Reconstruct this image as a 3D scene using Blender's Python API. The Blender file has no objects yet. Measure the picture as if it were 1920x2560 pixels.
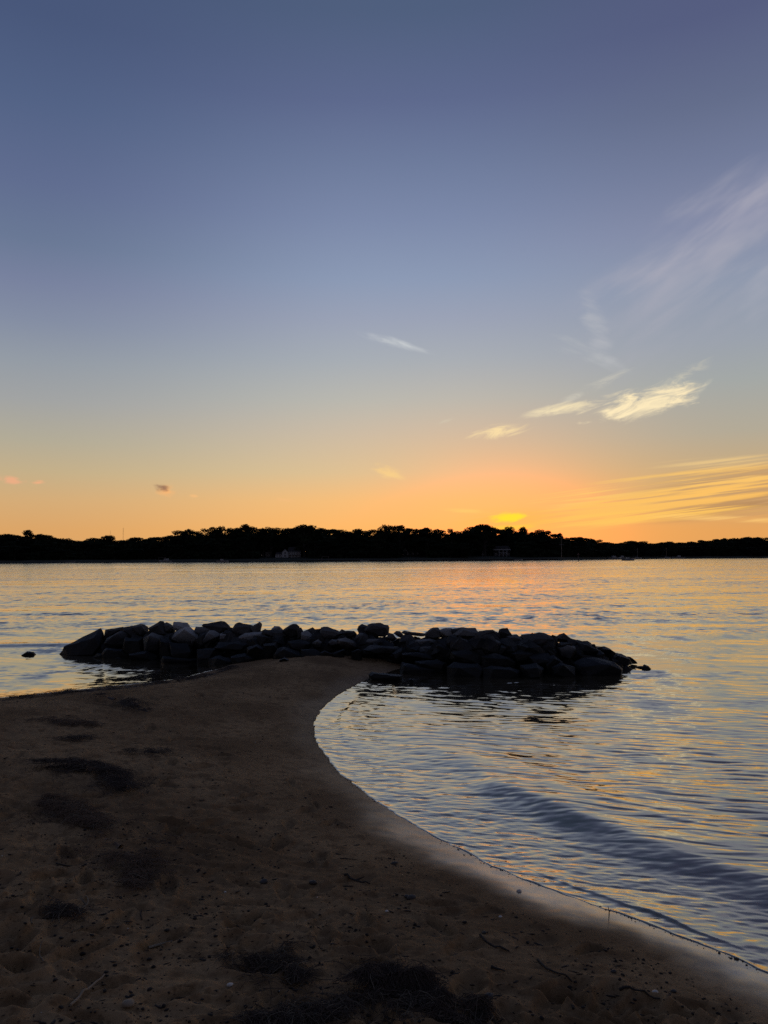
import bpy, bmesh, math, random
import numpy as np
from mathutils import Vector, noise as mnoise

SC = bpy.context.scene
COL = SC.collection
rnd = random.Random(7)
R = math.radians

# ------------------------------------------------------------------ camera
CAM_H, FPX = 2.1, 1923.0                       # eye height over the water, focal length in photo pixels (1920 wide)
PITCH, ROLL = math.atan((1395 - 1280) / FPX), R(0.33)
_F = Vector((0, math.cos(PITCH), math.sin(PITCH)))
_R0, _U0 = Vector((1, 0, 0)), Vector((0, -math.sin(PITCH), math.cos(PITCH)))
_R = _R0 * math.cos(ROLL) - _U0 * math.sin(ROLL)
_U = _U0 * math.cos(ROLL) + _R0 * math.sin(ROLL)
EYE = Vector((0, 0, CAM_H))
cam = bpy.data.cameras.new('camera')
cam.sensor_fit = 'HORIZONTAL'; cam.sensor_width = 36; cam.lens = 36 * FPX / 1920
cam.clip_start = 0.05; cam.clip_end = 20000
camo = bpy.data.objects.new('camera', cam); COL.objects.link(camo)
from mathutils import Matrix
camo.matrix_world = Matrix(((_R.x, _U.x, -_F.x, 0), (_R.y, _U.y, -_F.y, 0), (_R.z, _U.z, -_F.z, CAM_H), (0, 0, 0, 1)))
SC.camera = camo


def ray(px, py):
    return _F + _R * ((px - 960) / FPX) + _U * ((1280 - py) / FPX)


def at_z(px, py, z=0.0):                       # where the sight line through a photo pixel meets height z
    d = ray(px, py)
    return EYE + d * ((z - CAM_H) / d.z)


def at_y(px, py, y):                           # the same at a distance y
    d = ray(px, py)
    return EYE + d * (y / d.y)


# ------------------------------------------------------------------ world: dusk sky
def lin(c):
    return tuple(((v / 255) / 12.92 if v / 255 <= 0.04045 else ((v / 255 + 0.055) / 1.055) ** 2.4) for v in c)


SUN_AZ, SUN_EL = math.degrees(math.atan((1270 - 960) / FPX)), 0.7
world = bpy.data.worlds.new('World'); SC.world = world; world.use_nodes = True
world.cycles.sampling_method = 'MANUAL'; world.cycles.sample_map_resolution = 1024
WT = world.node_tree
for n in list(WT.nodes):
    WT.nodes.remove(n)


class NB:                                       # small helper to write node maths
    def __init__(s, tree): s.t = tree
    def new(s, typ, **kw):
        n = s.t.nodes.new(typ)
        for k, v in kw.items(): setattr(n, k, v)
        return n
    def put(s, sock, v):
        if isinstance(v, bpy.types.NodeSocket): s.t.links.new(v, sock)
        elif v is not None: sock.default_value = v
    def m(s, op, a, b=None, c=None, clamp=False):
        n = s.new('ShaderNodeMath', operation=op); n.use_clamp = clamp
        for i, v in enumerate((a, b, c)): s.put(n.inputs[i], v)
        return n.outputs[0]
    def vm(s, op, a, b=None):
        n = s.new('ShaderNodeVectorMath', operation=op)
        s.put(n.inputs[0], a); s.put(n.inputs[1], b)
        return n.outputs['Value'] if op in ('DOT_PRODUCT', 'LENGTH') else n.outputs[0]
    def sep(s, v):
        n = s.new('ShaderNodeSeparateXYZ'); s.put(n.inputs[0], v); return n.outputs
    def comb(s, x, y, z):
        n = s.new('ShaderNodeCombineXYZ')
        for i, v in enumerate((x, y, z)): s.put(n.inputs[i], v)
        return n.outputs[0]
    def smooth(s, x, a, b, lo=0.0, hi=1.0):
        n = s.new('ShaderNodeMapRange', interpolation_type='SMOOTHSTEP')
        for i, v in enumerate((x, a, b, lo, hi)): s.put(n.inputs[i], v)
        return n.outputs[0]
    def noise(s, vec, scale, detail=2.0, rough=0.5, dist=0.0):
        n = s.new('ShaderNodeTexNoise'); s.put(n.inputs['Vector'], vec); n.inputs['Scale'].default_value = scale
        n.inputs['Detail'].default_value = detail; n.inputs['Roughness'].default_value = rough; n.inputs['Distortion'].default_value = dist
        return n
    def mix(s, f, a, b, mode='MIX'):
        n = s.new('ShaderNodeMix', data_type='RGBA', blend_type=mode)
        s.put(n.inputs[0], f)
        for sock, v in ((n.inputs[6], a), (n.inputs[7], b)):
            s.put(sock, (*v, 1) if isinstance(v, tuple) and len(v) == 3 else v)
        return n.outputs[2]
    def ramp(s, f, stops):
        n = s.new('ShaderNodeValToRGB'); s.put(n.inputs[0], f)
        el = n.color_ramp.elements
        while len(el) > 1: el.remove(el[-1])
        el[0].position, el[0].color = stops[0][0], (*stops[0][1], 1)
        for p, c in stops[1:]:
            e = el.new(p); e.color = (*c, 1)
        return n.outputs[0]


W = NB(WT)
tc = W.new('ShaderNodeTexCoord'); D = tc.outputs['Generated']
dx, dy, dz = W.sep(D)
elev = W.m('MULTIPLY', W.m('ARCSINE', dz), 180 / math.pi / 90)
azim = W.m('MULTIPLY', W.m('ARCTAN2', dx, dy), 180 / math.pi)


def column(px, rows, zen):
    out = []
    for y, c in rows:
        d = ray(px, y).normalized()
        out.append((math.asin(d.z) / (math.pi / 2), lin(c)))
    out.sort()
    out = [(0.0, out[0][1])] + out + [(0.62, lin(tuple(0.5 * a + 0.5 * b for a, b in zip(rows[0][1], zen)))), (1.0, lin(zen))]
    return out


ZEN = (60, 71, 102)
skyL = column(100, [(30, (71, 86, 121)), (250, (81, 97, 132)), (450, (94, 107, 142)), (600, (104, 119, 148)), (700, (118, 128, 157)),
                    (800, (130, 140, 162)), (900, (146, 154, 164)), (1000, (160, 162, 162)), (1100, (177, 170, 150)), (1180, (195, 174, 136)), (1250, (211, 171, 120)), (1330, (219, 164, 102))], ZEN)
skyC = column(960, [(30, (78, 94, 125)), (250, (92, 104, 140)), (400, (107, 121, 154)), (550, (122, 136, 168)), (700, (138, 153, 180)),
                    (800, (152, 161, 181)), (900, (164, 172, 180)), (1000, (181, 182, 175)), (1080, (198, 186, 166)), (1180, (216, 192, 150)), (1250, (241, 190, 125)), (1330, (251, 184, 105))], ZEN)
skyR = column(1800, [(30, (84, 92, 127)), (250, (98, 108, 138)), (400, (112, 122, 152)), (550, (129, 137, 165)), (700, (140, 151, 172)),
                     (850, (152, 160, 172)), (950, (160, 166, 165)), (1080, (175, 168, 150)), (1200, (200, 168, 118)), (1330, (226, 162, 92))], ZEN)
skyB = [(0.0, lin((76, 72, 82))), (0.09, lin((98, 88, 98))), (0.2, lin((86, 88, 108))), (0.45, lin((72, 82, 108))), (1.0, lin(ZEN))]
cL, cC, cR, cB = (W.ramp(elev, s) for s in (skyL, skyC, skyR, skyB))
sky = W.mix(W.smooth(azim, 0.0, -26.0), cC, cL)
sky = W.mix(W.smooth(azim, 3.0, 25.0), sky, cR)
sky = W.mix(W.smooth(W.m('ABSOLUTE', azim), 36.0, 140.0), sky, cB)
nish = W.new('ShaderNodeTexSky', sky_type='NISHITA', sun_disc=False, sun_elevation=R(SUN_EL), sun_rotation=R(SUN_AZ), dust_density=2.0, air_density=1.0)
sky = W.mix(1.0, sky, W.mix(1.0, nish.outputs[0], (0.006, 0.006, 0.006), 'MULTIPLY'), 'ADD')

# clouds of the sky, laid out by direction (gnomonic angle plane around the view of the photograph)
fwd = W.vm('DOT_PRODUCT', D, tuple(_F))
fsafe = W.m('MAXIMUM', fwd, 0.05)
CX = W.m('ADD', W.m('MULTIPLY', W.m('DIVIDE', W.vm('DOT_PRODUCT', D, tuple(_R)), fsafe), FPX / 100), 9.60)
CY = W.m('SUBTRACT', 12.80, W.m('MULTIPLY', W.m('DIVIDE', W.vm('DOT_PRODUCT', D, tuple(_U)), fsafe), FPX / 100))
front = W.smooth(fwd, 0.45, 0.6)


def streaks(ang, fu, fv, seed, detail=4.0, rough=0.58, dist=0.3):     # one field of wisps, stretched along its own direction
    a = R(ang); ca, sa = math.cos(a), math.sin(a)
    u = W.m('ADD', W.m('MULTIPLY', CX, ca * fu), W.m('MULTIPLY', CY, sa * fu))
    v = W.m('SUBTRACT', W.m('MULTIPLY', CY, ca * fv), W.m('MULTIPLY', CX, sa * fv))
    return W.noise(W.comb(u, v, seed), 1.0, detail, rough, dist).outputs['Fac']


FIELD = dict(veil=streaks(-35, 0.35, 1.4, 3.1, 3), bright=streaks(-16, 1.0, 3.9, 12.9, 8, 0.66, 0.8), streak=streaks(-7, 0.25, 9.5, 15.2, 5), puff=streaks(2, 2.4, 4.2, 3.9, 3), faint=streaks(16, 0.8, 3.0, 6.5, 4))


def cloud(sky, f, px, py, ang, L, Wd, amp, col, warp=0.7, lo=0.35, hi=0.7, soft=0.1):
    a = R(ang); ca, sa = math.cos(a), math.sin(a); n = FIELD[f]
    x = W.m('SUBTRACT', CX, px / 100); y = W.m('SUBTRACT', CY, py / 100)
    u = W.m('ADD', W.m('MULTIPLY', x, ca * 100 / L), W.m('MULTIPLY', y, sa * 100 / L))
    v = W.m('SUBTRACT', W.m('MULTIPLY', y, ca * 100 / Wd), W.m('MULTIPLY', x, sa * 100 / Wd))
    q = W.vm('LENGTH', W.comb(u, v, 0.0))
    q = W.m('ADD', q, W.m('MULTIPLY', W.m('SUBTRACT', n, 0.5), -warp * 2))
    d = W.m('MULTIPLY', W.m('MULTIPLY', W.smooth(q, 1.0, soft), W.smooth(n, lo, hi)), amp)
    return W.mix(d, sky, lin(col))


gq = W.vm('LENGTH', W.comb(W.m('MULTIPLY', W.m('SUBTRACT', CX, 12.7), 0.26), W.m('MULTIPLY', W.m('SUBTRACT', CY, 13.4), 0.42), 0.0))
glow = W.m('MULTIPLY', W.m('EXPONENT', W.m('MULTIPLY', W.m('MULTIPLY', gq, gq), -1.0)), W.m('MULTIPLY', front, 0.36))
sky = W.mix(glow, sky, lin((255, 172, 84)))          # warm glow of the sun just behind the trees
g2 = W.m('MULTIPLY', W.m('EXPONENT', W.m('MULTIPLY', W.m('MULTIPLY', gq, gq), -3.4)), front)
sky = W.mix(1.0, sky, W.mix(1.0, W.comb(g2, g2, g2), (0.85, 0.05, 0.0), 'MULTIPLY'), 'ADD')
clear_sky = sky
# broad lilac cirrus veil at the right with its long upper edge
sky = cloud(sky, 'veil', 1780, 575, -34, 440, 100, 0.44, (181, 177, 190), 0.45, 0.20, 0.72)
sky = cloud(sky, 'veil', 1720, 700, -36, 430, 190, 0.40, (174, 173, 184), 0.6, 0.25, 0.72)
sky = cloud(sky, 'veil', 1905, 720, -62, 110, 50, 0.45, (178, 178, 188), 0.5, 0.2, 0.7)
sky = cloud(sky, 'faint', 1490, 815, 72, 110, 36, 0.62, (182, 184, 190), 0.6, 0.25, 0.7)
sky = cloud(sky, 'faint', 1465, 885, 22, 130, 30, 0.55, (186, 188, 190), 0.7, 0.3, 0.7)
sky = cloud(sky, 'faint', 980, 855, 14, 110, 15, 0.95, (204, 208, 210), 0.7, 0.25, 0.6)
# the bright clouds over the sunset
sky = cloud(sky, 'bright', 1478, 972, -26, 120, 16, 0.62, (210, 204, 188), 0.7, 0.3, 0.65)
sky = cloud(sky, 'bright', 1400, 1022, -11, 112, 17, 1.0, (242, 224, 184), 0.8, 0.27, 0.58)
sky = cloud(sky, 'bright', 1680, 960, -30, 110, 30, 0.5, (224, 214, 186), 0.9, 0.36, 0.70)
sky = cloud(sky, 'bright', 1606, 1008, -12, 168, 42, 1.0, (254, 234, 190), 0.8, 0.28, 0.62, 0.35)
sky = cloud(sky, 'bright', 1752, 978, -48, 50, 10, 0.4, (210, 204, 184), 0.8, 0.3, 0.62)
sky = cloud(sky, 'bright', 1246, 1078, -11, 82, 21, 1.0, (250, 222, 168), 0.9, 0.30, 0.56)
sky = cloud(sky, 'bright', 1112, 1053, -15, 26, 8, 0.45, (214, 204, 180), 0.6, 0.3, 0.6)
sky = cloud(sky, 'faint', 976, 1181, 14, 46, 20, 0.9, (250, 208, 138), 1.0, 0.34, 0.58)
# long streaks right of the sun
sky = cloud(sky, 'streak', 1880, 1222, -5, 380, 88, 0.95, (196, 154, 108), 0.4, 0.15, 0.5, 0.4)
sky = cloud(sky, 'streak', 1840, 1262, -8, 280, 34, 0.80, (176, 132, 88), 0.5, 0.25, 0.6)
sky = cloud(sky, 'streak', 1820, 1156, -4, 210, 22, 0.7, (240, 204, 140), 0.6, 0.32, 0.6)
sky = cloud(sky, 'streak', 1650, 1224, -7, 370, 48, 0.9, (254, 202, 112), 0.45, 0.40, 0.60, 0.5)
sky = cloud(sky, 'streak', 1640, 1262, -8, 410, 42, 0.9, (254, 194, 100), 0.45, 0.40, 0.60, 0.5)
sky = cloud(sky, 'streak', 1600, 1292, -4, 420, 18, 0.9, (255, 198, 98), 0.5, 0.36, 0.60, 0.5)
sky = cloud(sky, 'streak', 1810, 1296, 2, 220, 11, 0.85, (255, 202, 118), 0.5, 0.35, 0.6)
sky = cloud(sky, 'streak', 1180, 1279, 5, 90, 8, 0.7, (255, 206, 112), 0.5, 0.3, 0.6)
# the glowing patch in front of the sun
sky = cloud(sky, 'streak', 1275, 1302, -3, 170, 44, 0.42, (255, 186, 70), 0.25, 0.1, 0.5)
sky = cloud(sky, 'bright', 1270, 1294, -5, 54, 13, 1.0, (255, 226, 56), 1.3, 0.2, 0.5)
sky = cloud(sky, 'bright', 1276, 1318, -2, 80, 9, 0.9, (255, 212, 64), 0.6, 0.25, 0.5)
# small pink puffs at the left
sky = cloud(sky, 'puff', 24, 1199, 6, 40, 11, 0.75, (244, 174, 134), 1.0, 0.38, 0.58)
sky = cloud(sky, 'puff', 98, 1205, -4, 19, 7, 0.8, (246, 176, 132), 0.8, 0.35, 0.55)
sky = cloud(sky, 'puff', 420, 1226, 4, 32, 17, 0.9, (252, 184, 116), 0.7, 0.28, 0.5)
sky = cloud(sky, 'puff', 408, 1220, 8, 30, 11, 0.85, (140, 104, 86), 0.9, 0.32, 0.52)
sky = cloud(sky, 'puff', 486, 1240, 10, 14, 6, 0.6, (248, 190, 126), 0.7, 0.3, 0.5)
sky = cloud(sky, 'puff', 714, 1250, 6, 30, 6, 0.35, (248, 190, 130), 0.7, 0.3, 0.5)
bg0 = W.new('ShaderNodeBackground'); WT.links.new(clear_sky, bg0.inputs[0])
bg = W.new('ShaderNodeBackground'); WT.links.new(sky, bg.inputs[0])
ms = W.new('ShaderNodeMixShader'); WT.links.new(front, ms.inputs[0]); WT.links.new(bg0.outputs[0], ms.inputs[1]); WT.links.new(bg.outputs[0], ms.inputs[2])
wo = W.new('ShaderNodeOutputWorld'); WT.links.new(ms.outputs[0], wo.inputs[0])

# the sun is almost down behind the far trees
sl = bpy.data.lights.new('sun', 'SUN'); sl.energy = 0.2; sl.angle = R(0.6); sl.color = (1.0, 0.6, 0.28)
so = bpy.data.objects.new('sun', sl); COL.objects.link(so)
so.rotation_euler = (R(90 - SUN_EL), 0, R(180 - SUN_AZ))
so.location = (30, 60, 40)

SC.view_settings.view_transform = 'Standard'; SC.view_settings.look = 'None'
SC.view_settings.exposure = 0; SC.view_settings.gamma = 1; SC.view_settings.use_curve_mapping = False
SC.render.engine = 'CYCLES'
SC.cycles.use_denoising = False
SC.cycles.denoising_prefilter = 'ACCURATE'
SC.cycles.max_bounces = 6; SC.cycles.transparent_max_bounces = 12
SC.cycles.caustics_reflective = False; SC.cycles.caustics_refractive = False


# ------------------------------------------------------------------ helpers
def tag(o, label=None, cat=None, group=None, kind=None):
    for k, v in (('label', label), ('category', cat), ('group', group), ('kind', kind)):
        if v: o[k] = v
    return o


def link(name, me, mat=None, parent=None, smooth=False):
    o = bpy.data.objects.new(name, me); COL.objects.link(o)
    if mat and not me.materials: me.materials.append(mat)
    if parent: o.parent = parent
    if smooth: me.shade_smooth()
    return o


def mesh(name, verts, faces):
    me = bpy.data.meshes.new(name); me.from_pydata([tuple(v) for v in verts], [], [tuple(f) for f in faces]); me.update()
    return me


def np_mesh(name, V, Q):                        # fast mesh from numpy arrays (quads or triangles)
    me = bpy.data.meshes.new(name)
    V = np.asarray(V, np.float32); Q = np.asarray(Q, np.int32); k = Q.shape[1]
    me.vertices.add(len(V)); me.vertices.foreach_set('co', V.ravel())
    me.loops.add(Q.size); me.loops.foreach_set('vertex_index', Q.ravel())
    me.polygons.add(len(Q)); me.polygons.foreach_set('loop_start', np.arange(0, Q.size, k, dtype=np.int32))
    me.update(calc_edges=True); me.validate()
    return me


def empty(name, loc=(0, 0, 0), rz=0.0):
    o = bpy.data.objects.new(name, None); COL.objects.link(o); o.location = loc; o.rotation_euler = (0, 0, rz); return o


class MB:                                       # collects boxes, tubes and prisms into one mesh
    def __init__(s): s.v, s.f = [], []
    def add(s, v, f):
        b = len(s.v); s.v += [tuple(p) for p in v]; s.f += [tuple(b + i for i in q) for q in f]; return s
    def box(s, x0, x1, y0, y1, z0, z1):
        return s.add([(x, y, z) for z in (z0, z1) for y in (y0, y1) for x in (x0, x1)],
                     [(0, 2, 3, 1), (4, 5, 7, 6), (0, 1, 5, 4), (2, 6, 7, 3), (0, 4, 6, 2), (1, 3, 7, 5)])
    def tube(s, pts, rad, n=6):
        pts = [Vector(p) for p in pts]; rad = rad if isinstance(rad, (list, tuple)) else [rad] * len(pts)
        v, f = [], []
        for i, p in enumerate(pts):
            t = (pts[min(i + 1, len(pts) - 1)] - pts[max(i - 1, 0)]).normalized()
            a = t.cross(Vector((0.13, 0.31, 0.94))); a = a.normalized() if a.length > 1e-4 else Vector((1, 0, 0))
            b = t.cross(a)
            for k in range(n):
                w = 2 * math.pi * k / n
                v.append(p + (a * math.cos(w) + b * math.sin(w)) * rad[i])
        for i in range(len(pts) - 1):
            for k in range(n):
                f.append((i * n + k, i * n + (k + 1) % n, (i + 1) * n + (k + 1) % n, (i + 1) * n + k))
        f.append(tuple(range(n))[::-1]); f.append(tuple((len(pts) - 1) * n + k for k in range(n)))
        return s.add(v, f)
    def prism(s, poly, y0, y1):                 # outline in x,z pushed through from y0 to y1
        n = len(poly)
        v = [(x, y0, z) for x, z in poly] + [(x, y1, z) for x, z in poly]
        return s.add(v, [tuple(range(n)), tuple(range(2 * n - 1, n - 1, -1))] + [(i, i + n, (i + 1) % n + n, (i + 1) % n) for i in range(n)])
    def build(s, name, mat, parent=None):
        return link(name, mesh(name, s.v, s.f), mat, parent)


def _hash(ix, iy, seed):
    h = (ix.astype(np.int64) * 374761393 + iy.astype(np.int64) * 668265263 + seed * 1442695041) & 0xFFFFFFFF
    h = ((h ^ (h >> 13)) * 1274126177) & 0xFFFFFFFF
    return ((h ^ (h >> 16)) & 0xFFFFFF) / float(0xFFFFFF) * 2 * math.pi


def gnoise(x, y, seed=0):                       # gradient noise, about -0.7..0.7
    ix, iy = np.floor(x), np.floor(y); fx, fy = x - ix, y - iy
    u, v = fx * fx * fx * (fx * (fx * 6 - 15) + 10), fy * fy * fy * (fy * (fy * 6 - 15) + 10)
    def g(a, b):
        t = _hash(ix + a, iy + b, seed); return np.cos(t) * (fx - a) + np.sin(t) * (fy - b)
    return (g(0, 0) * (1 - u) + g(1, 0) * u) * (1 - v) + (g(0, 1) * (1 - u) + g(1, 1) * u) * v


def fbm(x, y, seed=0, octv=4, gain=0.5):
    t, a = np.zeros_like(x), 1.0
    for i in range(octv):
        t += a * gnoise(x * 2 ** i + 17.3 * i, y * 2 ** i - 9.1 * i, seed + i); a *= gain
    return t


def sstep(a, b, x):
    t = np.clip((x - a) / (b - a), 0, 1); return t * t * (3 - 2 * t)


# ------------------------------------------------------------------ materials
def material(name):
    m = bpy.data.materials.new(name); m.use_nodes = True
    t = m.node_tree; p = t.nodes['Principled BSDF']
    return m, NB(t), p


def plain(name, col, rough=0.7, metal=0.0, var=0.25, scale=3.0):
    m, B, p = material(name)
    co = B.new('ShaderNodeTexCoord').outputs['Object']
    n = B.noise(co, scale, 4).outputs['Fac']
    B.put(p.inputs['Base Color'], B.mix(n, tuple(c * (1 - var) for c in col), tuple(min(1, c * (1 + var)) for c in col)))
    p.inputs['Roughness'].default_value = rough; p.inputs['Metallic'].default_value = metal
    return m


def sand_material():
    m, B, p = material('beach_sand')
    co = B.new('ShaderNodeNewGeometry').outputs['Position']
    wet = B.new('ShaderNodeAttribute', attribute_name='wet').outputs['Fac']
    big = B.noise(co, 0.9, 4).outputs['Fac']; mid = B.noise(co, 9.0, 4).outputs['Fac']; fine = B.noise(co, 240.0, 3).outputs['Fac']
    c = B.mix(B.smooth(big, 0.32, 0.66), (0.165, 0.100, 0.050), (0.295, 0.188, 0.096))
    grit = B.noise(co, 34.0, 3, 0.65).outputs['Fac']
    c = B.mix(B.smooth(grit, 0.52, 0.68, 0.0, 0.6), c, (0.085, 0.052, 0.027))
    c = B.mix(B.smooth(mid, 0.46, 0.68, 0.0, 0.75), c, (0.135, 0.080, 0.040))
    c = B.mix(B.smooth(fine, 0.62, 0.72, 0.0, 0.5), c, (0.055, 0.042, 0.032))
    c = B.mix(B.m('MULTIPLY', wet, 0.60), c, (0.135, 0.086, 0.046))
    B.put(p.inputs['Base Color'], c)
    B.put(p.inputs['Roughness'], B.m('SUBTRACT', 0.95, B.m('MULTIPLY', B.m('POWER', wet, 2.0), 0.68)))
    B.put(p.inputs['Specular IOR Level'], B.m('ADD', 0.06, B.m('MULTIPLY', B.m('POWER', wet, 2.0), 0.9)))
    B.put(p.inputs['Coat Weight'], B.m('POWER', wet, 3.0)); p.inputs['Coat Roughness'].default_value = 0.22; p.inputs['Coat IOR'].default_value = 1.7   # film of water
    b = B.new('ShaderNodeBump'); b.inputs['Distance'].default_value = 0.004
    B.put(b.inputs['Strength'], B.m('SUBTRACT', 0.75, B.m('MULTIPLY', wet, 0.6)))
    B.put(b.inputs['Height'], B.m('ADD', fine, B.m('MULTIPLY', B.noise(co, 60.0, 4).outputs['Fac'], 1.6)))
    B.put(p.inputs['Normal'], b.outputs[0])
    return m


def water_material():
    m = bpy.data.materials.new('bay_water'); m.use_nodes = True
    t = m.node_tree; t.nodes.clear(); B = NB(t)
    g = B.new('ShaderNodeNewGeometry'); co, N = g.outputs['Position'], g.outputs['Normal']
    x, y, z = B.sep(co)
    depth = B.new('ShaderNodeAttribute', attribute_name='depth').outputs['Fac']
    chop = B.new('ShaderNodeAttribute', attribute_name='chop').outputs['Fac']
    rot = B.comb(B.m('ADD', B.m('MULTIPLY', x, 0.955), B.m('MULTIPLY', y, 0.295)), B.m('SUBTRACT', B.m('MULTIPLY', y, 0.955), B.m('MULTIPLY', x, 0.295)), 0.0)
    def slopes(vec, sx, sy, detail, k):
        n = B.noise(B.vm('MULTIPLY', vec, (sx, sy, 1.0)), 1.0, detail, 0.55, 0.3).outputs['Color']
        return B.vm('MULTIPLY', B.vm('SUBTRACT', n, (0.5, 0.5, 0.5)), k)
    s = B.vm('ADD', slopes(co, 1.15, 0.62, 4, (0.36, 0.56, 0)), slopes(rot, 2.4, 3.6, 3, (0.28, 0.40, 0)))
    s = B.vm('ADD', s, slopes(co, 7.0, 17.0, 2, (0.14, 0.20, 0)))
    patch = B.noise(B.vm('MULTIPLY', co, (0.012, 0.045, 1.0)), 1.0, 3).outputs['Fac']
    gust = B.noise(B.vm('MULTIPLY', rot, (0.055, 0.24, 1.0)), 1.0, 4, 0.6).outputs['Fac']
    k = B.m('MULTIPLY', B.m('MULTIPLY', chop, B.smooth(patch, 0.3, 0.7, 0.8, 1.15)), B.smooth(gust, 0.34, 0.66, 0.45, 1.6))
    kv = B.comb(k, k, 0.0)
    s = B.vm('MULTIPLY', s, kv)
    # at grazing angles only the wavelet faces turned to the eye can be seen (masking of the far sides)
    ix, iy, iz = B.sep(g.outputs['Incoming'])
    ih = B.vm('NORMALIZE', B.comb(ix, iy, 0.0))
    back = B.m('MAXIMUM', B.m('MULTIPLY', B.vm('DOT_PRODUCT', s, ih), -2.0), 0.0)
    back = B.m('MULTIPLY', back, B.smooth(iz, 0.22, 0.05))
    s = B.vm('ADD', s, B.vm('MULTIPLY', ih, B.comb(back, back, 0.0)))
    nrm = B.vm('NORMALIZE', B.vm('ADD', N, s))
    fr = B.new('ShaderNodeFresnel'); fr.inputs['IOR'].default_value = 1.33; B.put(fr.inputs['Normal'], nrm)
    fac = B.m('SUBTRACT', 1.0, B.m('POWER', B.m('SUBTRACT', 1.0, B.m('SQRT', fr.outputs[0]), clamp=True), 1.25), clamp=True)
    gl = B.new('ShaderNodeBsdfGlossy'); gl.inputs['Color'].default_value = (1.0, 0.95, 0.84, 1); gl.inputs['Roughness'].default_value = 0.06
    B.put(gl.inputs['Normal'], nrm)
    df = B.new('ShaderNodeBsdfDiffuse'); df.inputs['Color'].default_value = (0.055, 0.044, 0.029, 1)
    tr = B.new('ShaderNodeBsdfTransparent'); tr.inputs['Color'].default_value = (0.9, 0.9, 0.86, 1)
    body = B.new('ShaderNodeMixShader'); B.put(body.inputs[0], B.smooth(depth, 0.0, 0.22)); t.links.new(tr.outputs[0], body.inputs[1]); t.links.new(df.outputs[0], body.inputs[2])
    mx = B.new('ShaderNodeMixShader'); B.put(mx.inputs[0], fac); t.links.new(body.outputs[0], mx.inputs[1]); t.links.new(gl.outputs[0], mx.inputs[2])
    o = B.new('ShaderNodeOutputMaterial'); t.links.new(mx.outputs[0], o.inputs[0])
    return m


def rock_material():
    m, B, p = material('breakwater_rock')
    g = B.new('ShaderNodeNewGeometry'); co = g.outputs['Position']; z = B.sep(co)[2]
    oi = B.sep(B.new('ShaderNodeObjectInfo').outputs['Color'])[0]
    n1 = B.noise(co, 3.0, 5, 0.6).outputs['Fac']; n2 = B.noise(co, 22.0, 5, 0.65).outputs['Fac']
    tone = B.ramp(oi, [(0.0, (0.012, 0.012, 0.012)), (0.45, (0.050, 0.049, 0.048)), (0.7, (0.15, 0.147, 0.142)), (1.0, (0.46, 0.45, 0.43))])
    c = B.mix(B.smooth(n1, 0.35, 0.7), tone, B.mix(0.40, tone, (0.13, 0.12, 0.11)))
    c = B.mix(B.smooth(n2, 0.5, 0.75, 0.0, 0.7), c, B.mix(0.75, c, (0.01, 0.01, 0.011)))
    tide = B.smooth(B.m('ADD', z, B.m('MULTIPLY', B.m('SUBTRACT', n1, 0.5), 0.35)), 0.34, 0.66)   # weed and wet below the tide mark
    c = B.mix(tide, (0.0045, 0.0045, 0.004), c)
    B.put(p.inputs['Base Color'], c)
    B.put(p.inputs['Roughness'], B.m('ADD', 0.55, B.m('MULTIPLY', tide, 0.35)))
    p.inputs['Specular IOR Level'].default_value = 0.3
    b = B.new('ShaderNodeBump'); b.inputs['Strength'].default_value = 0.9; b.inputs['Distance'].default_value = 0.03
    B.put(b.inputs['Height'], B.m('ADD', n1, B.m('MULTIPLY', n2, 0.5))); B.put(p.inputs['Normal'], b.outputs[0])
    return m


def leaf_material(name, col):
    m, B, p = material(name)
    co = B.new('ShaderNodeNewGeometry').outputs['Position']
    n = B.noise(co, 0.35, 3).outputs['Fac']
    B.put(p.inputs['Base Color'], B.mix(n, tuple(c * 0.6 for c in col), tuple(c * 1.4 for c in col)))
    p.inputs['Roughness'].default_value = 0.9; p.inputs['Specular IOR Level'].default_value = 0.1
    return m


M = dict(
    sand=sand_material(), water=water_material(), rock=rock_material(),
    leaf=leaf_material('tree_leaves', (0.020, 0.027, 0.012)), leaf2=leaf_material('dark_leaves', (0.014, 0.020, 0.010)),
    bark=plain('tree_bark', (0.03, 0.024, 0.018), 0.9), grass=plain('lawn_grass', (0.013, 0.017, 0.008), 0.95),
    white=plain('white_paint', (0.38, 0.37, 0.35), 0.6, var=0.08), grey=plain('grey_shingle', (0.05, 0.05, 0.055), 0.85),
    glass=plain('dark_window_glass', (0.02, 0.022, 0.026), 0.15), wood=plain('weathered_wood', (0.09, 0.075, 0.06), 0.85),
    hull=plain('boat_white', (0.30, 0.30, 0.29), 0.35, var=0.05), metal=plain('grey_metal', (0.18, 0.18, 0.19), 0.4, 0.8),
    red=plain('tower_red', (0.12, 0.05, 0.04), 0.6), stone=plain('bulkhead_timber', (0.03, 0.027, 0.023), 0.9),
    wrack=plain('dried_seaweed', (0.045, 0.029, 0.019), 0.95, var=0.5, scale=25), wrack_brown=plain('brown_seaweed', (0.100, 0.060, 0.034), 0.95, var=0.5, scale=25), straw=plain('dry_reed', (0.11, 0.085, 0.055), 0.85, var=0.35, scale=18),
    twig=plain('driftwood_twig', (0.030, 0.023, 0.017), 0.9, var=0.35, scale=15), pale=plain('bleached_stick', (0.22, 0.17, 0.115), 0.8, var=0.3, scale=15),
    crumb=plain('crumb_and_dash', (0.018, 0.013, 0.010), 0.95, var=0.5, scale=8), pebble=plain('pebble_stone', (0.040, 0.034, 0.029), 0.7, var=0.6, scale=8), shell=plain('shell_white', (0.50, 0.46, 0.40), 0.6, var=0.2),
)

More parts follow.
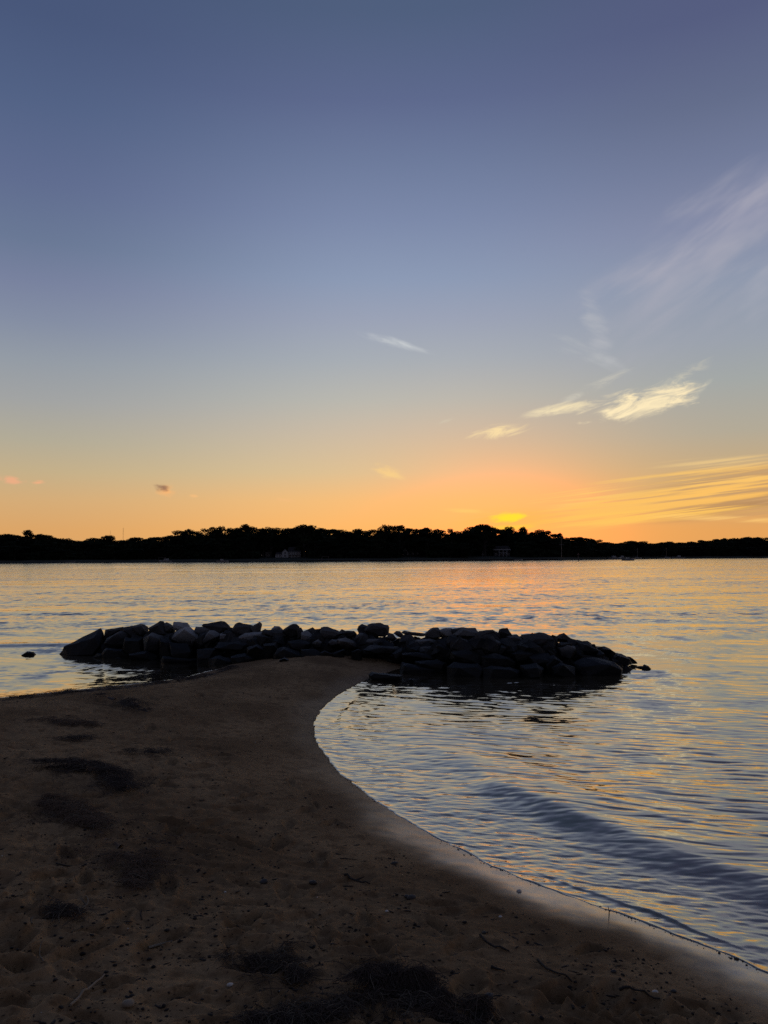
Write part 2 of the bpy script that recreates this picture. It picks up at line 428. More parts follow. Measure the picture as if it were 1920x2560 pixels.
# ------------------------------------------------------------------ beach form
Z0 = 0.06                                       # level of the water's edge on the sand
right_px = [(1013, 1667), (926, 1695), (862, 1724), (816, 1759), (790, 1794), (785, 1817), (793, 1857), (822, 1910), (880, 1956), (961, 2019),
            (1042, 2066), (1157, 2129), (1273, 2181), (1389, 2234), (1504, 2271), (1620, 2311), (1736, 2355), (1852, 2401), (1920, 2436)]
left_px = [(0, 1748), (154, 1728), (270, 1717), (386, 1705), (463, 1694), (502, 1682), (559, 1669), (594, 1655)]
RS = [tuple(at_z(x, y, Z0).xy) for x, y in right_px]
LS = [tuple(at_z(x, y, Z0).xy) for x, y in left_px]
SHORE_R = [(1.5, 15.2), (0.9, 14.6)] + RS + [(2.6, 3.35), (3.6, 2.65), (5.5, 1.6), (9, 0.4), (16, -1.5), (60, -9)]
SHORE_L = [(-200, 20), (-60, 6), (-24, 8.6), (-14, 9.9), (-9, 10.9)] + LS + [(-2.6, 15.9)]
LAND = SHORE_L + [(-1.5, 16.4), (0.6, 16.2)] + SHORE_R + [(200, -30), (200, -300), (-200, -300)]


def seg_dist(x, y, pts):
    best = np.full(x.shape, 1e9)
    for (ax, ay), (bx, by) in zip(pts[:-1], pts[1:]):
        ex, ey = bx - ax, by - ay; L2 = ex * ex + ey * ey + 1e-12
        t = np.clip(((x - ax) * ex + (y - ay) * ey) / L2, 0, 1)
        best = np.minimum(best, np.hypot(x - ax - t * ex, y - ay - t * ey))
    return best


def smooth_poly(pts, it=2):                     # corner cutting, keeps the ends
    for _ in range(it):
        out = [pts[0]]
        for a, b in zip(pts[:-1], pts[1:]):
            out += [(a[0] * .75 + b[0] * .25, a[1] * .75 + b[1] * .25), (a[0] * .25 + b[0] * .75, a[1] * .25 + b[1] * .75)]
        pts = out + [pts[-1]]
    return pts


SHORE_Rs, SHORE_Ls = smooth_poly(SHORE_R), smooth_poly(SHORE_L)
LAND_S = SHORE_Ls + [(-1.5, 16.4), (0.6, 16.2)] + SHORE_Rs + [(200, -30), (200, -300), (-200, -300)]


def inside(x, y, poly):
    r = np.zeros(x.shape, bool); n = len(poly)
    for i in range(n):
        (ax, ay), (bx, by) = poly[i], poly[(i + 1) % n]
        c = ((ay > y) != (by > y))
        r ^= c & (x < (bx - ax) * (y - ay) / (by - ay + 1e-12) + ax)
    return r


def shore_s(x, y):                              # distance to the water's edge, positive on land; and to each side
    dr, dl = seg_dist(x, y, SHORE_Rs), seg_dist(x, y, SHORE_Ls + [(-1.5, 16.4), (0.6, 16.2), (1.5, 15.2)])
    s = np.minimum(dr, dl) * np.where(inside(x, y, LAND_S), 1.0, -1.0)
    rag = 0.035 * gnoise(x * 1.3, y * 1.3, 201) + 0.026 * gnoise(x * 3.6, y * 3.6, 202) + 0.016 * gnoise(x * 11, y * 11, 203)   # uneven reach of the wash
    return s + rag, dr, dl


# footprints and scuffs pressed in the sand
prints = []
_r = random.Random(21)
for i in range(360):
    d = 2.4 * (13.5 / 2.4) ** _r.random()
    px = _r.uniform(-60, 1750)
    X = (px - 960) / FPX * d
    prints.append((X, d, _r.uniform(0, math.pi * 2) if _r.random() < 0.5 else _r.gauss(0.35, 0.5), _r.uniform(0.9, 1.2), _r.uniform(0.012, 0.032)))
for j in range(16):                             # one walking line that leads to the rocks
    y = 3.2 + j * 0.62; x = -0.35 - 0.06 * j + (0.11 if j % 2 else -0.11)
    prints.append((x, y, math.pi / 2 + 0.1, 1.0, 0.022))
hp = at_z(700, 2039, 0.38); prints.append((hp.x, hp.y, 1.45, 1.1, 0.035))


def sand_height(x, y, detail=True):
    s, dr, dl = shore_s(x, y)
    up = np.maximum(s, 0)
    off_ = np.maximum(-s, 0)
    h = Z0 * np.exp(-off_ / 0.8) + 1.17 * (1 - np.exp(-up * 0.115)) - 0.11 * off_
    h = np.maximum(h, -1.6)
    dry = sstep(0.35, 1.3, up)
    if detail:
        h += dry * (0.030 * fbm(x * 0.8, y * 0.8, 3, 3) + 0.013 * fbm(x * 2.6, y * 2.2, 11, 4, 0.6) + 0.013 * fbm(x * 4.5, y * 12, 13, 3, 0.6))
        # wind and foot worn lumps, stronger on the dry part at the left
        lump = sstep(-0.2, -2.2, x) * sstep(8.5, 5.5, y) * dry
        h += (0.35 + 1.0 * lump) * dry * 0.020 * np.abs(fbm(x * 6.0, y * 5.0, 23, 3))
        h += (0.15 + 0.85 * dry) * (0.0075 * fbm(x * 17, y * 17, 31, 3, 0.6) * sstep(-0.25, 0.35, fbm(x * 1.4, y * 1.4, 35, 2)))
        for X, Y, a, k, dp in prints:
            mk = (np.abs(x - X) < 0.3) & (np.abs(y - Y) < 0.3) & (s > 0.55)
            if not mk.any(): continue
            u = (x[mk] - X) * math.cos(a) + (y[mk] - Y) * math.sin(a); v = -(x[mk] - X) * math.sin(a) + (y[mk] - Y) * math.cos(a)
            w = 0.048 * k * (1 + 0.22 * np.sin(u * 18))
            q = np.sqrt((u / (0.135 * k)) ** 2 + (v / w) ** 2)
            h[mk] += (-dp * sstep(1.0, 0.55, q) + dp * 0.45 * np.exp(-((q - 1.22) / 0.22) ** 2)) * min(1.0, 1.0)
    return h, s, dr, dl


def sand_z(x, y):
    h, *_ = sand_height(np.array([float(x)]), np.array([float(y)]))
    return float(h[0])


def on_sand(px, py):                            # a photo pixel on the sand
    z = 0.3
    for _ in range(6):
        p = at_z(px, py, z); z = sand_z(p.x, p.y)
    return Vector((p.x, p.y, z))


def polar_grid(azs, rs):
    a, r = np.meshgrid(np.radians(azs), rs)
    x, y = r * np.sin(a), r * np.cos(a)
    n, m_ = len(rs), len(azs)
    i = np.arange(n * m_).reshape(n, m_)
    q = np.stack([i[:-1, :-1], i[:-1, 1:], i[1:, 1:], i[1:, :-1]], -1).reshape(-1, 4)
    return x.ravel(), y.ravel(), q


azs_core = np.linspace(-33, 33, 560)
azs_sand = np.concatenate([np.linspace(-180, -34, 60), azs_core, np.linspace(34, 180, 60)])
rs_sand = np.concatenate([[0.02, 0.3, 0.7, 1.1, 1.5, 1.8], 1 / np.linspace(1 / 2.0, 1 / 17.6, 620), [19, 22, 30, 60, 150, 290]])
x, y, q = polar_grid(azs_sand, rs_sand)
h, s, dr, dl = sand_height(x, y)
me = np_mesh('beach', np.stack([x, y, h], -1), q)
wet = sstep(0.66, 0.0, s + 0.20 * fbm(x * 1.3, y * 1.3, 41, 3) + 0.06 * fbm(x * 6, y * 6, 43, 2)) * (1 - 0.62 * sstep(4.6, 8.0, y)) * np.where(dr < dl, 1.0, 0.85)
me.attributes.new('wet', 'FLOAT', 'POINT').data.foreach_set('value', wet.astype(np.float32))
beach = link('beach', me, M['sand'], smooth=True); tag(beach, 'brown sand spit of the beach curving to the breakwater', kind='structure')

# ------------------------------------------------------------------ water
azs_w = np.concatenate([np.linspace(-85, -34, 40), np.linspace(-33, 33, 640), np.linspace(34, 100, 60)])
rs_w = np.concatenate([1 / np.linspace(1 / 2.6, 1 / 70.0, 1300), 1 / np.linspace(1 / 72.0, 1 / 1500.0, 60), [4000, 12000]])
x, y, q = polar_grid(azs_w, rs_w)
r = np.hypot(x, y)
h, s, dr, dl = sand_height(x, y, False)
off = np.maximum(-s, 0)
cove = (dr < dl)
deep = sstep(0.0, 2.2, off)
cell = r * r / 3500.0                           # spacing of the grid rows
hh = np.zeros_like(x)
for lx, ly, amp, ang, sd in ((9.0, 2.8, 0.014, -0.08, 8), (3.4, 1.3, 0.010, 0.10, 1), (2.0, 0.62, 0.006, 0.26, 2), (1.2, 0.31, 0.0060, 0.34, 3), (0.75, 0.18, 0.0062, 0.18, 4), (0.50, 0.11, 0.0115, 0.30, 5), (0.30, 0.070, 0.0100, 0.14, 6)):
    ca, sa = math.cos(-ang), math.sin(-ang)
    u, v = x * ca + y * sa, -x * sa + y * ca
    fade = np.clip((ly / np.maximum(cell, 1e-6) - 1.0) / 1.6, 0, 1)
    near = (0.45 + 0.55 * deep) if ly < 0.5 else (0.12 + 0.88 * deep)
    uu = u / lx + 0.35 * gnoise(u / 2.1, v / 2.1, sd + 60); vv = v / ly + 0.5 * gnoise(u / (lx * 2.5), v / (ly * 4), sd + 50)
    nz = gnoise(uu, vv + 0.45 * gnoise(uu, vv, sd + 70), sd + 70)       # waves lean forward towards the shore
    if ly < 0.4: nz = 0.55 * nz + 0.45 * (0.32 - np.abs(nz * 1.3))   # sharper crests on the small ripples
    if ly > 1.0: amp = amp * (1 + 2.2 * sstep(14, 36, r))
    hh += amp * 1.22 * near * fade * nz * (0.8 + 0.5 * gnoise(u / 3.1, v / 2.3, sd + 40))
# low swells that turn into the cove, parallel to its shore
wob = 0.15 * gnoise(x * 0.6, y * 0.6, 91) + 0.05 * gnoise(x * 1.9, y * 1.9, 92)
reach = (0.35 + 0.65 * sstep(9.2, 6.6, y)) * sstep(10.8, 8.6, y) * cove
for s0, amp, w in ((1.22, 0.078, 0.27), (1.80, 0.018, 0.20), (2.6, 0.034, 0.40), (4.1, 0.022, 0.5)):
    e = off - s0 - wob * (1 + s0 * 0.4)
    prof = np.exp(-(np.where(e < 0, e / w, e / (w * 3.0))) ** 2)
    hh += amp * prof * reach * (0.85 + 0.4 * gnoise(x * 0.7, y * 0.7, 95))
# a small breaking ripple near the head of the cove and a second run-up edge at the lower right
e = off - 0.34 - 0.5 * wob
hh += 0.014 * np.exp(-(np.where(e < 0, e / 0.03, e / 0.14)) ** 2) * cove * sstep(8.4, 9.2, y) * sstep(12.0, 10.8, y)
e = off - 0.16 - 0.3 * wob
hh += 0.011 * np.exp(-(np.where(e < 0, e / 0.02, e / 0.14)) ** 2) * cove * sstep(5.3, 4.8, y) * (0.6 + 1.2 * gnoise(x * 2.3, y * 2.3, 77))
e = y - 18.9 - 0.1 * (x + 9)
hh += 0.06 * np.exp(-(np.where(e < 0, e / 0.25, e / 0.6)) ** 2) * sstep(-13.5, -10.5, x) * sstep(-6.6, -7.6, x)   # ripple running in behind the left end of the rocks
# far wakes
for y0, amp, w, x0, x1 in ((150, 0.10, 3.0, -60, 70), (205, 0.14, 4.0, -110, 10), (120, 0.06, 2.0, -60, 20), (300, 0.16, 5, 40, 200)):
    hh += 2.4 * amp * np.exp(-((y - y0 - 0.06 * x - 3 * gnoise(x / 40, x * 0 + y0, 12)) / w) ** 2) * sstep(x0, x0 + 25, x) * sstep(x1, x1 - 25, x)
# thin sheet of water climbing the sand
hh += Z0 * np.exp(-off / 0.8) + 0.0035 * np.exp(-(off / 0.03) ** 2) * (0.7 + gnoise(x * 7, y * 7, 33)) - 0.5 * np.maximum(s, 0)
hh += (0.0042 * gnoise(x * 6, y * 14 - x * 3, 97) + 0.0024 * gnoise(x * 13, y * 27 + x * 4, 98)) * sstep(1.7, 0.3, off) * sstep(0, 0.05, off)
lim = (s < 0.35)
keep = lim[q].all(1)
used = np.unique(q[keep]); remap = np.full(len(x), -1, np.int32); remap[used] = np.arange(len(used))
me = np_mesh('water', np.stack([x, y, hh], -1)[used], remap[q[keep]])
me.attributes.new('depth', 'FLOAT', 'POINT').data.foreach_set('value', np.maximum(hh - h, 0)[used].astype(np.float32))
chop = 0.22 + 0.30 * sstep(0.4, 3.0, off) + 0.72 * sstep(8, 24, r)
me.attributes.new('chop', 'FLOAT', 'POINT').data.foreach_set('value', chop[used].astype(np.float32))
water = link('water', me, M['water'], smooth=True); tag(water, 'rippled bay water mirroring the sunset', kind='structure')

# ------------------------------------------------------------------ the breakwater: every boulder its own thing
CROP = {'A': (140, 1540), 'B': (400, 1540), 'C': (660, 1540), 'D': (880, 1540), 'E': (1120, 1550), 'F': (1360, 1550)}
KX = 5.925
_bx = [160, 240, 400, 560, 700, 900, 1010, 1200, 1380, 1500, 1620]
_by = [16.9, 16.5, 15.7, 15.1, 14.75, 14.4, 13.95, 13.35, 13.35, 13.6, 14.5]
_wl = [1642, 1648, 1657, 1662, 1648, 1646, 1680, 1697, 1697, 1690, 1674]
_cr = [1630, 1580, 1556, 1556, 1566, 1562, 1578, 1570, 1575, 1600, 1668]


def base_y(px): return float(np.interp(px, _bx, _by))
def row_of(px, py): return float(np.clip((np.interp(px, _bx, _wl) - py) / max(25, np.interp(px, _bx, _wl) - np.interp(px, _bx, _cr)), -0.15, 1))


def rock_mesh(pts, depth, seed, sunk):
    """pts: outline in x,z around the centre. A faceted boulder whose widest section is that outline."""
    g = random.Random(seed); bm = bmesh.new()
    xs = [p[0] for p in pts]; zs = [p[1] for p in pts]
    size = max(max(xs) - min(xs), max(zs) - min(zs))
    for px, pz in pts:
        bm.verts.new((px, g.uniform(-0.16, 0.16) * depth, pz))
        if g.random() < 0.8: bm.verts.new((px * g.uniform(.62, .9), -depth * g.uniform(.30, .52), pz * g.uniform(.5, .86)))
        bm.verts.new((px * g.uniform(.6, .9), depth * g.uniform(.35, .55), pz * g.uniform(.5, .85)))
    if sunk:
        for sx in (-.8, 0, .8):
            bm.verts.new((max(xs) * sx, g.uniform(-.35, .35) * depth, min(zs) - 0.22))
    r = bmesh.ops.convex_hull(bm, input=bm.verts)
    bmesh.ops.delete(bm, geom=list({v for v in r['geom_interior'] + r['geom_unused'] if isinstance(v, bmesh.types.BMVert)}), context='VERTS')
    bmesh.ops.dissolve_limit(bm, angle_limit=R(16), verts=bm.verts, edges=bm.edges)
    bmesh.ops.bevel(bm, geom=bm.edges[:], offset=size * 0.011, segments=1, affect='EDGES', clamp_overlap=True)
    bmesh.ops.triangulate(bm, faces=bm.faces)
    for _ in range(2):
        long = [e for e in bm.edges if e.calc_length() > size * 0.13]
        if long: bmesh.ops.subdivide_edges(bm, edges=long, cuts=1)
        bmesh.ops.triangulate(bm, faces=bm.faces)
    bm.normal_update(); o = Vector((seed * 3.7, seed * 1.9, 0))
    for v in bm.verts:
        k = mnoise.fractal(v.co * (2.2 / size) * 1.6 + o, 0.9, 2.1, 4) * 0.024 + mnoise.noise(v.co * (9 / size) + o) * 0.010
        v.co += v.normal * size * k
    me = bpy.data.meshes.new('boulder'); bm.to_mesh(me); bm.free(); me.shade_smooth(); me.set_sharp_from_angle(angle=R(13))
    return me


GR = 'boulders of the stone breakwater'
ROCKS = [
 ('A', 'long dark slab slanting down into the water at the left end of the breakwater', [(95,545),(170,465),(300,405),(640,195),(690,250),(740,420),(640,560),(400,605),(210,600)]),
 ('A', 'flat-topped crest boulder just right of the long slanting end slab', [(730,210),(800,190),(985,170),(1015,250),(900,300),(740,350)]),
 ('A', 'leaning boulder with a pale slanting top edge below the gap near the left end', [(780,330),(960,230),(1060,260),(1100,450),(900,480),(740,400)]),
 ('A', 'dark square boulder right of the narrow bright slit in the left crest', [(1005,180),(1120,150),(1155,155),(1300,250),(1260,330),(1040,330)]),
 ('A', 'rounded crest boulder left of the first tall peak of the breakwater', [(1150,155),(1240,125),(1300,128),(1350,165),(1350,260),(1290,300),(1180,260)]),
 ('A', 'mid-slope boulder below the first tall peak, pale line on its top', [(1300,340),(1420,260),(1590,310),(1640,430),(1560,520),(1330,510)]),
 ('A', 'black mid-slope boulder under the square boulder near the left end', [(1040,330),(1290,330),(1310,500),(1200,560),(1000,520)]),
 ('A', 'low wet stone at the waterline under the long slanting end slab', [(560,610),(620,550),(700,560),(800,600),(790,640),(600,640)]),
 ('A', 'tiny wet stone in the water before the left end of the breakwater', [(880,620),(930,600),(1010,630),(900,640)]),
 ('A', 'wet black boulder lying right against the long slanting end slab', [(750,480),(1000,500),(1100,580),(1050,620),(800,610),(690,560)]),
 ('A', 'wet boulder at the waterline where the inner left pool begins', [(1100,560),(1350,520),(1480,600),(1450,660),(1200,625)]),
 ('A', 'tall pointed crest boulder, first high peak from the left end', [(1380,180),(1540,85),(1600,90),(1625,160),(1640,290),(1590,310),(1420,270)]),
 ('B', 'narrow crest boulder tucked against the right side of the first tall peak', [(75,115),(100,100),(150,125),(200,165),(210,230),(100,240),(60,200)]),
 ('B', 'upright crest boulder with a steep right edge above the big pale boulder', [(205,150),(220,92),(280,88),(350,115),(400,110),(480,210),(420,230),(300,220),(210,210)]),
 ('B', 'biggest pale grey boulder of the left half, broad and facing the beach', [(190,310),(260,230),(400,165),(520,230),(640,310),(610,350),(480,440),(390,400),(190,350)]),
 ('B', 'bluish square crest boulder right of the deep notch above the big pale boulder', [(520,215),(545,165),(660,160),(820,160),(780,220),(650,310),(600,260)]),
 ('B', 'dark crest boulder with a peaked top like a small roof', [(640,150),(660,125),(810,125),(900,75),(945,90),(1010,150),(1045,195),(900,265),(780,220)]),
 ('B', 'pale striped boulder with a pointed top under the roof-shaped peak', [(620,360),(740,220),(800,220),(900,280),(870,350),(800,420),(660,420)]),
 ('B', 'dark triangular boulder between the pale striped one and the horned one', [(900,270),(1030,230),(1150,320),(1120,370),(1000,390),(880,350)]),
 ('B', 'rounded left half of the crest beside the horned boulder', [(1075,200),(1130,120),(1190,105),(1280,130),(1370,145),(1400,250),(1260,260),(1150,290),(1090,250)]),
 ('B', 'crest boulder rising to a horn at its right corner', [(1340,170),(1420,125),(1475,95),(1505,120),(1490,220),(1400,260)]),
 ('B', 'long low boulder with a pale flat top under the horned boulder', [(1150,320),(1260,260),(1500,240),(1530,300),(1460,370),(1200,360)]),
 ('B', 'black slab with a thin pale top line below the pale striped boulder', [(880,400),(1150,380),(1300,420),(1250,500),(950,520),(820,470)]),
 ('B', 'black lower boulder before the thin pale-lined slab', [(560,500),(820,480),(900,560),(760,640),(560,620)]),
 ('B', 'wet boulder standing where the left pool meets the sand', [(740,640),(860,590),(1000,620),(1100,680),(900,740),(720,720)]),
 ('B', 'lower boulder with a pale curved top near the sand under the long low one', [(1300,470),(1440,430),(1560,490),(1620,560),(1480,600),(1300,560)]),
 ('B', 'dark boulder at the foot of the slope just above the left corner of the sand', [(1060,600),(1250,560),(1400,620),(1330,700),(1170,680)]),
 ('B', 'black boulder directly under the biggest pale boulder', [(170,400),(400,420),(480,520),(400,620),(180,580)]),
 ('B', 'long wet boulder along the inner left pool under the big pale boulder', [(60,600),(350,600),(560,640),(520,700),(200,690),(40,660)]),
 ('B', 'shaded lower boulder below the narrow crest stone by the first peak', [(0,330),(90,340),(180,400),(170,560),(20,580)]),
 ('C', 'wide flat boulder right of the horn with a gently sloping top', [(0,215),(110,205),(280,215),(360,290),(330,340),(150,300),(0,260)]),
 ('C', 'small round stone with a light top perched on the wide flat boulder', [(115,200),(155,155),(230,155),(275,205),(240,240),(180,225)]),
 ('C', 'steep domed crest boulder left of the middle dip of the crest', [(290,210),(375,150),(410,132),(475,130),(510,170),(500,290),(400,340),(330,270)]),
 ('C', 'small shoulder stone leaning on the right of the steep domed boulder', [(500,180),(550,180),(580,230),(570,300),(500,340)]),
 ('C', 'grey flat-faced boulder below the low dip right of the domed boulder', [(560,250),(640,225),(730,300),(740,380),(660,390),(560,340)]),
 ('C', 'thin flat crest slab left of the knobbed middle boulder', [(690,210),(840,190),(840,260),(740,290),(690,250)]),
 ('C', 'knobbed dark boulder in the middle of the crest, long slope on its right', [(835,240),(850,170),(945,170),(1050,205),(1160,255),(1090,290),(1040,350),(880,350)]),
 ('C', 'small flat crest stone just left of the big round block', [(1165,250),(1210,225),(1330,225),(1365,270),(1300,310),(1180,290)]),
 ('C', 'speckled mid-slope boulder under the steep domed crest boulder', [(360,380),(540,350),(680,400),(700,480),(560,500),(400,470)]),
 ('C', 'small dark round stone left of the light rounded stone in mid slope', [(720,400),(800,350),(850,390),(840,480),(740,470)]),
 ('C', 'light rounded stone set in the middle of the dark slope', [(955,390),(1010,350),(1090,360),(1125,410),(1080,440),(990,440)]),
 ('C', 'dark round-shouldered boulder right of the light rounded stone', [(1100,350),(1210,330),(1330,380),(1400,460),(1200,500),(1130,440)]),
 ('C', 'flat light stone lying at the foot of the slope above the sand spit', [(840,540),(900,510),(960,530),(1020,560),(900,580)]),
 ('C', 'slab tilted up to the right beside the flat light stone', [(1010,550),(1170,490),(1190,500),(1100,570),(1030,580)]),
 ('C', 'low boulder with a pale peak at the left end of the sand contact', [(210,490),(300,460),(350,500),(500,520),(560,590),(300,610),(150,560)]),
 ('C', 'low pointed stone half sunk in sand under the round-shouldered boulder', [(1300,530),(1390,490),(1450,515),(1400,560),(1310,560)]),
 ('C', 'black boulder under the wide flat boulder right of the horn', [(0,420),(180,400),(220,500),(150,560),(0,560)]),
 ('C', 'black foot boulder directly left of the flat light stone', [(560,500),(760,500),(860,560),(830,600),(560,600)]),
 ('C', 'pebble-sized stone on the sand at the foot of the middle of the slope', [(1210,570),(1250,550),(1300,570),(1240,580)]),
 ('C', 'lone small stone half buried in the spit left of the middle', [(230,650),(300,620),(360,645),(300,670)]),
 ('D', 'black round crest stone leaning on the left side of the big round block', [(80,200),(100,150),(150,125),(230,155),(200,240),(110,260)]),
 ('D', 'big round-topped block, the highest boulder in the middle of the breakwater', [(190,200),(250,140),(300,115),(420,112),(520,145),(535,180),(530,260),(480,300),(330,300),(200,290)]),
 ('D', 'bluish boulder under the black round stone by the big round block', [(60,310),(110,250),(200,260),(210,330),(140,370),(70,360)]),
 ('D', 'flat pale-edged slab directly beneath the big round block', [(170,380),(220,345),(430,340),(490,380),(450,420),(220,410)]),
 ('D', 'dark stone sloping down from the right side of the big round block', [(535,250),(610,270),(650,330),(600,370),(520,330)]),
 ('D', 'small knob on the crest right of the gap beside the big round block', [(620,260),(660,225),(710,230),(750,270),(740,330),(680,300)]),
 ('D', 'long flat crest slab right of the small knob', [(745,245),(790,228),(950,240),(1000,265),(1090,260),(1060,300),(900,300),(800,280)]),
 ('D', 'big olive-tinged boulder below the long flat crest slab', [(700,370),(760,290),(860,280),(930,330),(930,440),(800,450),(720,430)]),
 ('D', 'broad boulder with a rounded pale rim right of the olive-tinged one', [(920,420),(960,355),(1150,345),(1230,370),(1240,440),(1100,460),(960,450)]),
 ('D', 'wide light-mottled boulder just above the sand below the big round block', [(180,500),(290,440),(400,440),(500,490),(560,450),(680,460),(720,510),(620,560),(300,550)]),
 ('D', 'sharp-edged crest boulder rising right of the long flat crest slab', [(1095,250),(1200,172),(1270,180),(1300,210),(1330,300),(1200,330),(1090,310)]),
 ('D', 'blue-grey crest boulder with a level top in the right half', [(1300,210),(1390,180),(1470,185),(1480,280),(1400,310),(1320,270)]),
 ('D', 'dark wedge of crest between the level-topped and the ridged boulder', [(1470,190),(1590,195),(1650,170),(1659,260),(1500,290)]),
 ('D', 'large wet slab in the water at the head of the cove, tip pointing right', [(720,790),(760,690),(850,700),(1000,760),(1180,770),(1250,800),(1100,850),(850,870),(740,860)]),
 ('D', 'flat wet rock lying alone in the shallows at the head of the cove', [(270,870),(310,835),(480,845),(600,850),(720,880),(720,915),(550,935),(300,915)]),
 ('D', 'small stone tip breaking the water right of the lone flat rock', [(845,940),(880,925),(915,945),(880,965)]),
 ('D', 'black boulder above the large wet slab at the head of the cove', [(760,560),(1000,540),(1180,560),(1250,640),(1000,680),(780,650)]),
 ('D', 'black boulder under the broad pale-rimmed boulder', [(1000,460),(1300,440),(1330,540),(1180,560),(980,540)]),
 ('D', 'low black boulder behind the tip of the large wet slab', [(950,680),(1250,650),(1390,700),(1330,780),(1180,770),(1000,740)]),
 ('D', 'dark boulder between the light-mottled boulder and the large wet slab', [(600,560),(740,470),(780,560),(740,660),(640,640)]),
 ('E', 'crest boulder with pale ridged faces above the smooth oval slab', [(65,220),(150,150),(220,113),(400,125),(440,180),(400,250),(250,240),(100,260)]),
 ('E', 'smooth pale oval slab facing the beach in the right half', [(80,330),(160,300),(340,330),(440,370),(480,420),(440,440),(250,440),(90,430)]),
 ('E', 'long low crest boulder left of the upright square block', [(400,240),(470,170),(560,160),(660,152),(750,190),(760,280),(560,290)]),
 ('E', 'upright square block standing on the crest of the right half', [(755,200),(765,145),(800,130),(875,122),(900,170),(945,230),(880,260),(770,270)]),
 ('E', 'low dark boulder right of the upright square block', [(880,250),(960,225),(1020,222),(1100,290),(1050,340),(930,330)]),
 ('E', 'dark crest boulder behind the big dome of the right half', [(1090,220),(1200,210),(1330,195),(1350,300),(1200,330),(1120,300)]),
 ('E', 'big dark dome-shaped boulder, the widest of the right half', [(1130,330),(1240,220),(1350,195),(1420,210),(1530,255),(1560,330),(1480,420),(1250,440),(1100,420)]),
 ('E', 'slanting boulder with a pale streak in the middle of the right slope', [(700,490),(790,380),(870,390),(860,450),(740,530)]),
 ('E', 'black boulder between the oval slab and the pale-streaked boulder', [(430,350),(700,300),(800,350),(760,450),(600,500),(480,440)]),
 ('E', 'black boulder right under the smooth oval slab', [(60,470),(350,450),(520,520),(500,640),(200,640),(50,580)]),
 ('E', 'black boulder under the pale-streaked boulder', [(520,540),(700,500),(880,550),(980,620),(700,680),(540,640)]),
 ('E', 'black boulder under the left edge of the big dome', [(930,480),(1090,430),(1250,480),(1200,600),(1000,620),(920,560)]),
 ('E', 'bulky black boulder at the water below the smooth oval slab', [(10,700),(100,640),(420,660),(530,740),(500,850),(280,860),(90,850),(20,800)]),
 ('E', 'wet black boulder reaching lowest into the cove water', [(540,720),(640,690),(900,700),(1060,760),(960,850),(860,890),(640,870),(540,820)]),
 ('E', 'wet boulder right of the bright gap in the reflections', [(1080,680),(1300,650),(1400,720),(1350,850),(1180,860),(1090,790)]),
 ('E', 'black boulder under the right edge of the big dome', [(1190,520),(1480,500),(1560,600),(1400,680),(1220,640)]),
 ('F', 'pointed crest boulder, last sharp peak before the right end', [(170,260),(240,215),(290,195),(340,260),(420,300),(330,340),(200,320)]),
 ('F', 'dark boulder sloping down right of the last sharp peak', [(330,340),(350,260),(500,310),(540,400),(420,420)]),
 ('F', 'rounded step of the crest with a steep right side near the right end', [(500,330),(560,320),(650,318),(690,350),(780,440),(760,520),(600,540),(480,450)]),
 ('F', 'round grey boulder under the last sharp peak', [(200,400),(320,350),(450,400),(480,500),(360,560),(200,540)]),
 ('F', 'humped boulder beyond the rounded step near the right end', [(770,450),(800,415),(900,398),(960,420),(1050,490),(980,560),(850,540)]),
 ('F', 'long boulder falling to the water at the right end', [(980,560),(1050,490),(1150,510),(1240,560),(1310,640),(1200,680),(1080,640)]),
 ('F', 'small last stone on the point of the right end', [(1220,570),(1240,545),(1280,550),(1370,640),(1310,650)]),
 ('F', 'broad wet-topped rock sloping to the water under the right end', [(480,640),(620,570),(850,580),(1000,630),(1130,720),(1100,790),(900,840),(600,830),(470,760)]),
 ('F', 'small wet stone by the water just off the broad wet-topped rock', [(1160,720),(1220,670),(1290,720),(1270,750),(1190,745)]),
 ('F', 'lone stone standing in the water off the right end', [(1455,700),(1490,662),(1540,680),(1590,725),(1570,745),(1470,745)]),
 ('F', 'waterline boulder left of the broad wet-topped rock', [(120,700),(250,640),(450,700),(440,820),(280,840),(130,800)]),
 ('F', 'black mid-slope boulder below the round grey one', [(0,560),(150,530),(260,620),(150,700),(0,690)]),
 ('F', 'black boulder between the rounded step and the broad wet-topped rock', [(480,500),(620,540),(860,560),(700,620),(500,600)]),
 ('F', 'barely emerging stone between the point and the lone stone in the water', [(1370,690),(1450,680),(1455,715),(1390,715)]),
]
outl = [(lab, [(CROP[c][0] + a / KX, CROP[c][1] + b / KX) for a, b in pts]) for c, lab, pts in ROCKS]
outl.append(('lone dark stone in the water left of the breakwater', [(58, 1637), (69, 1629), (83, 1630), (87, 1637), (70, 1640)]))
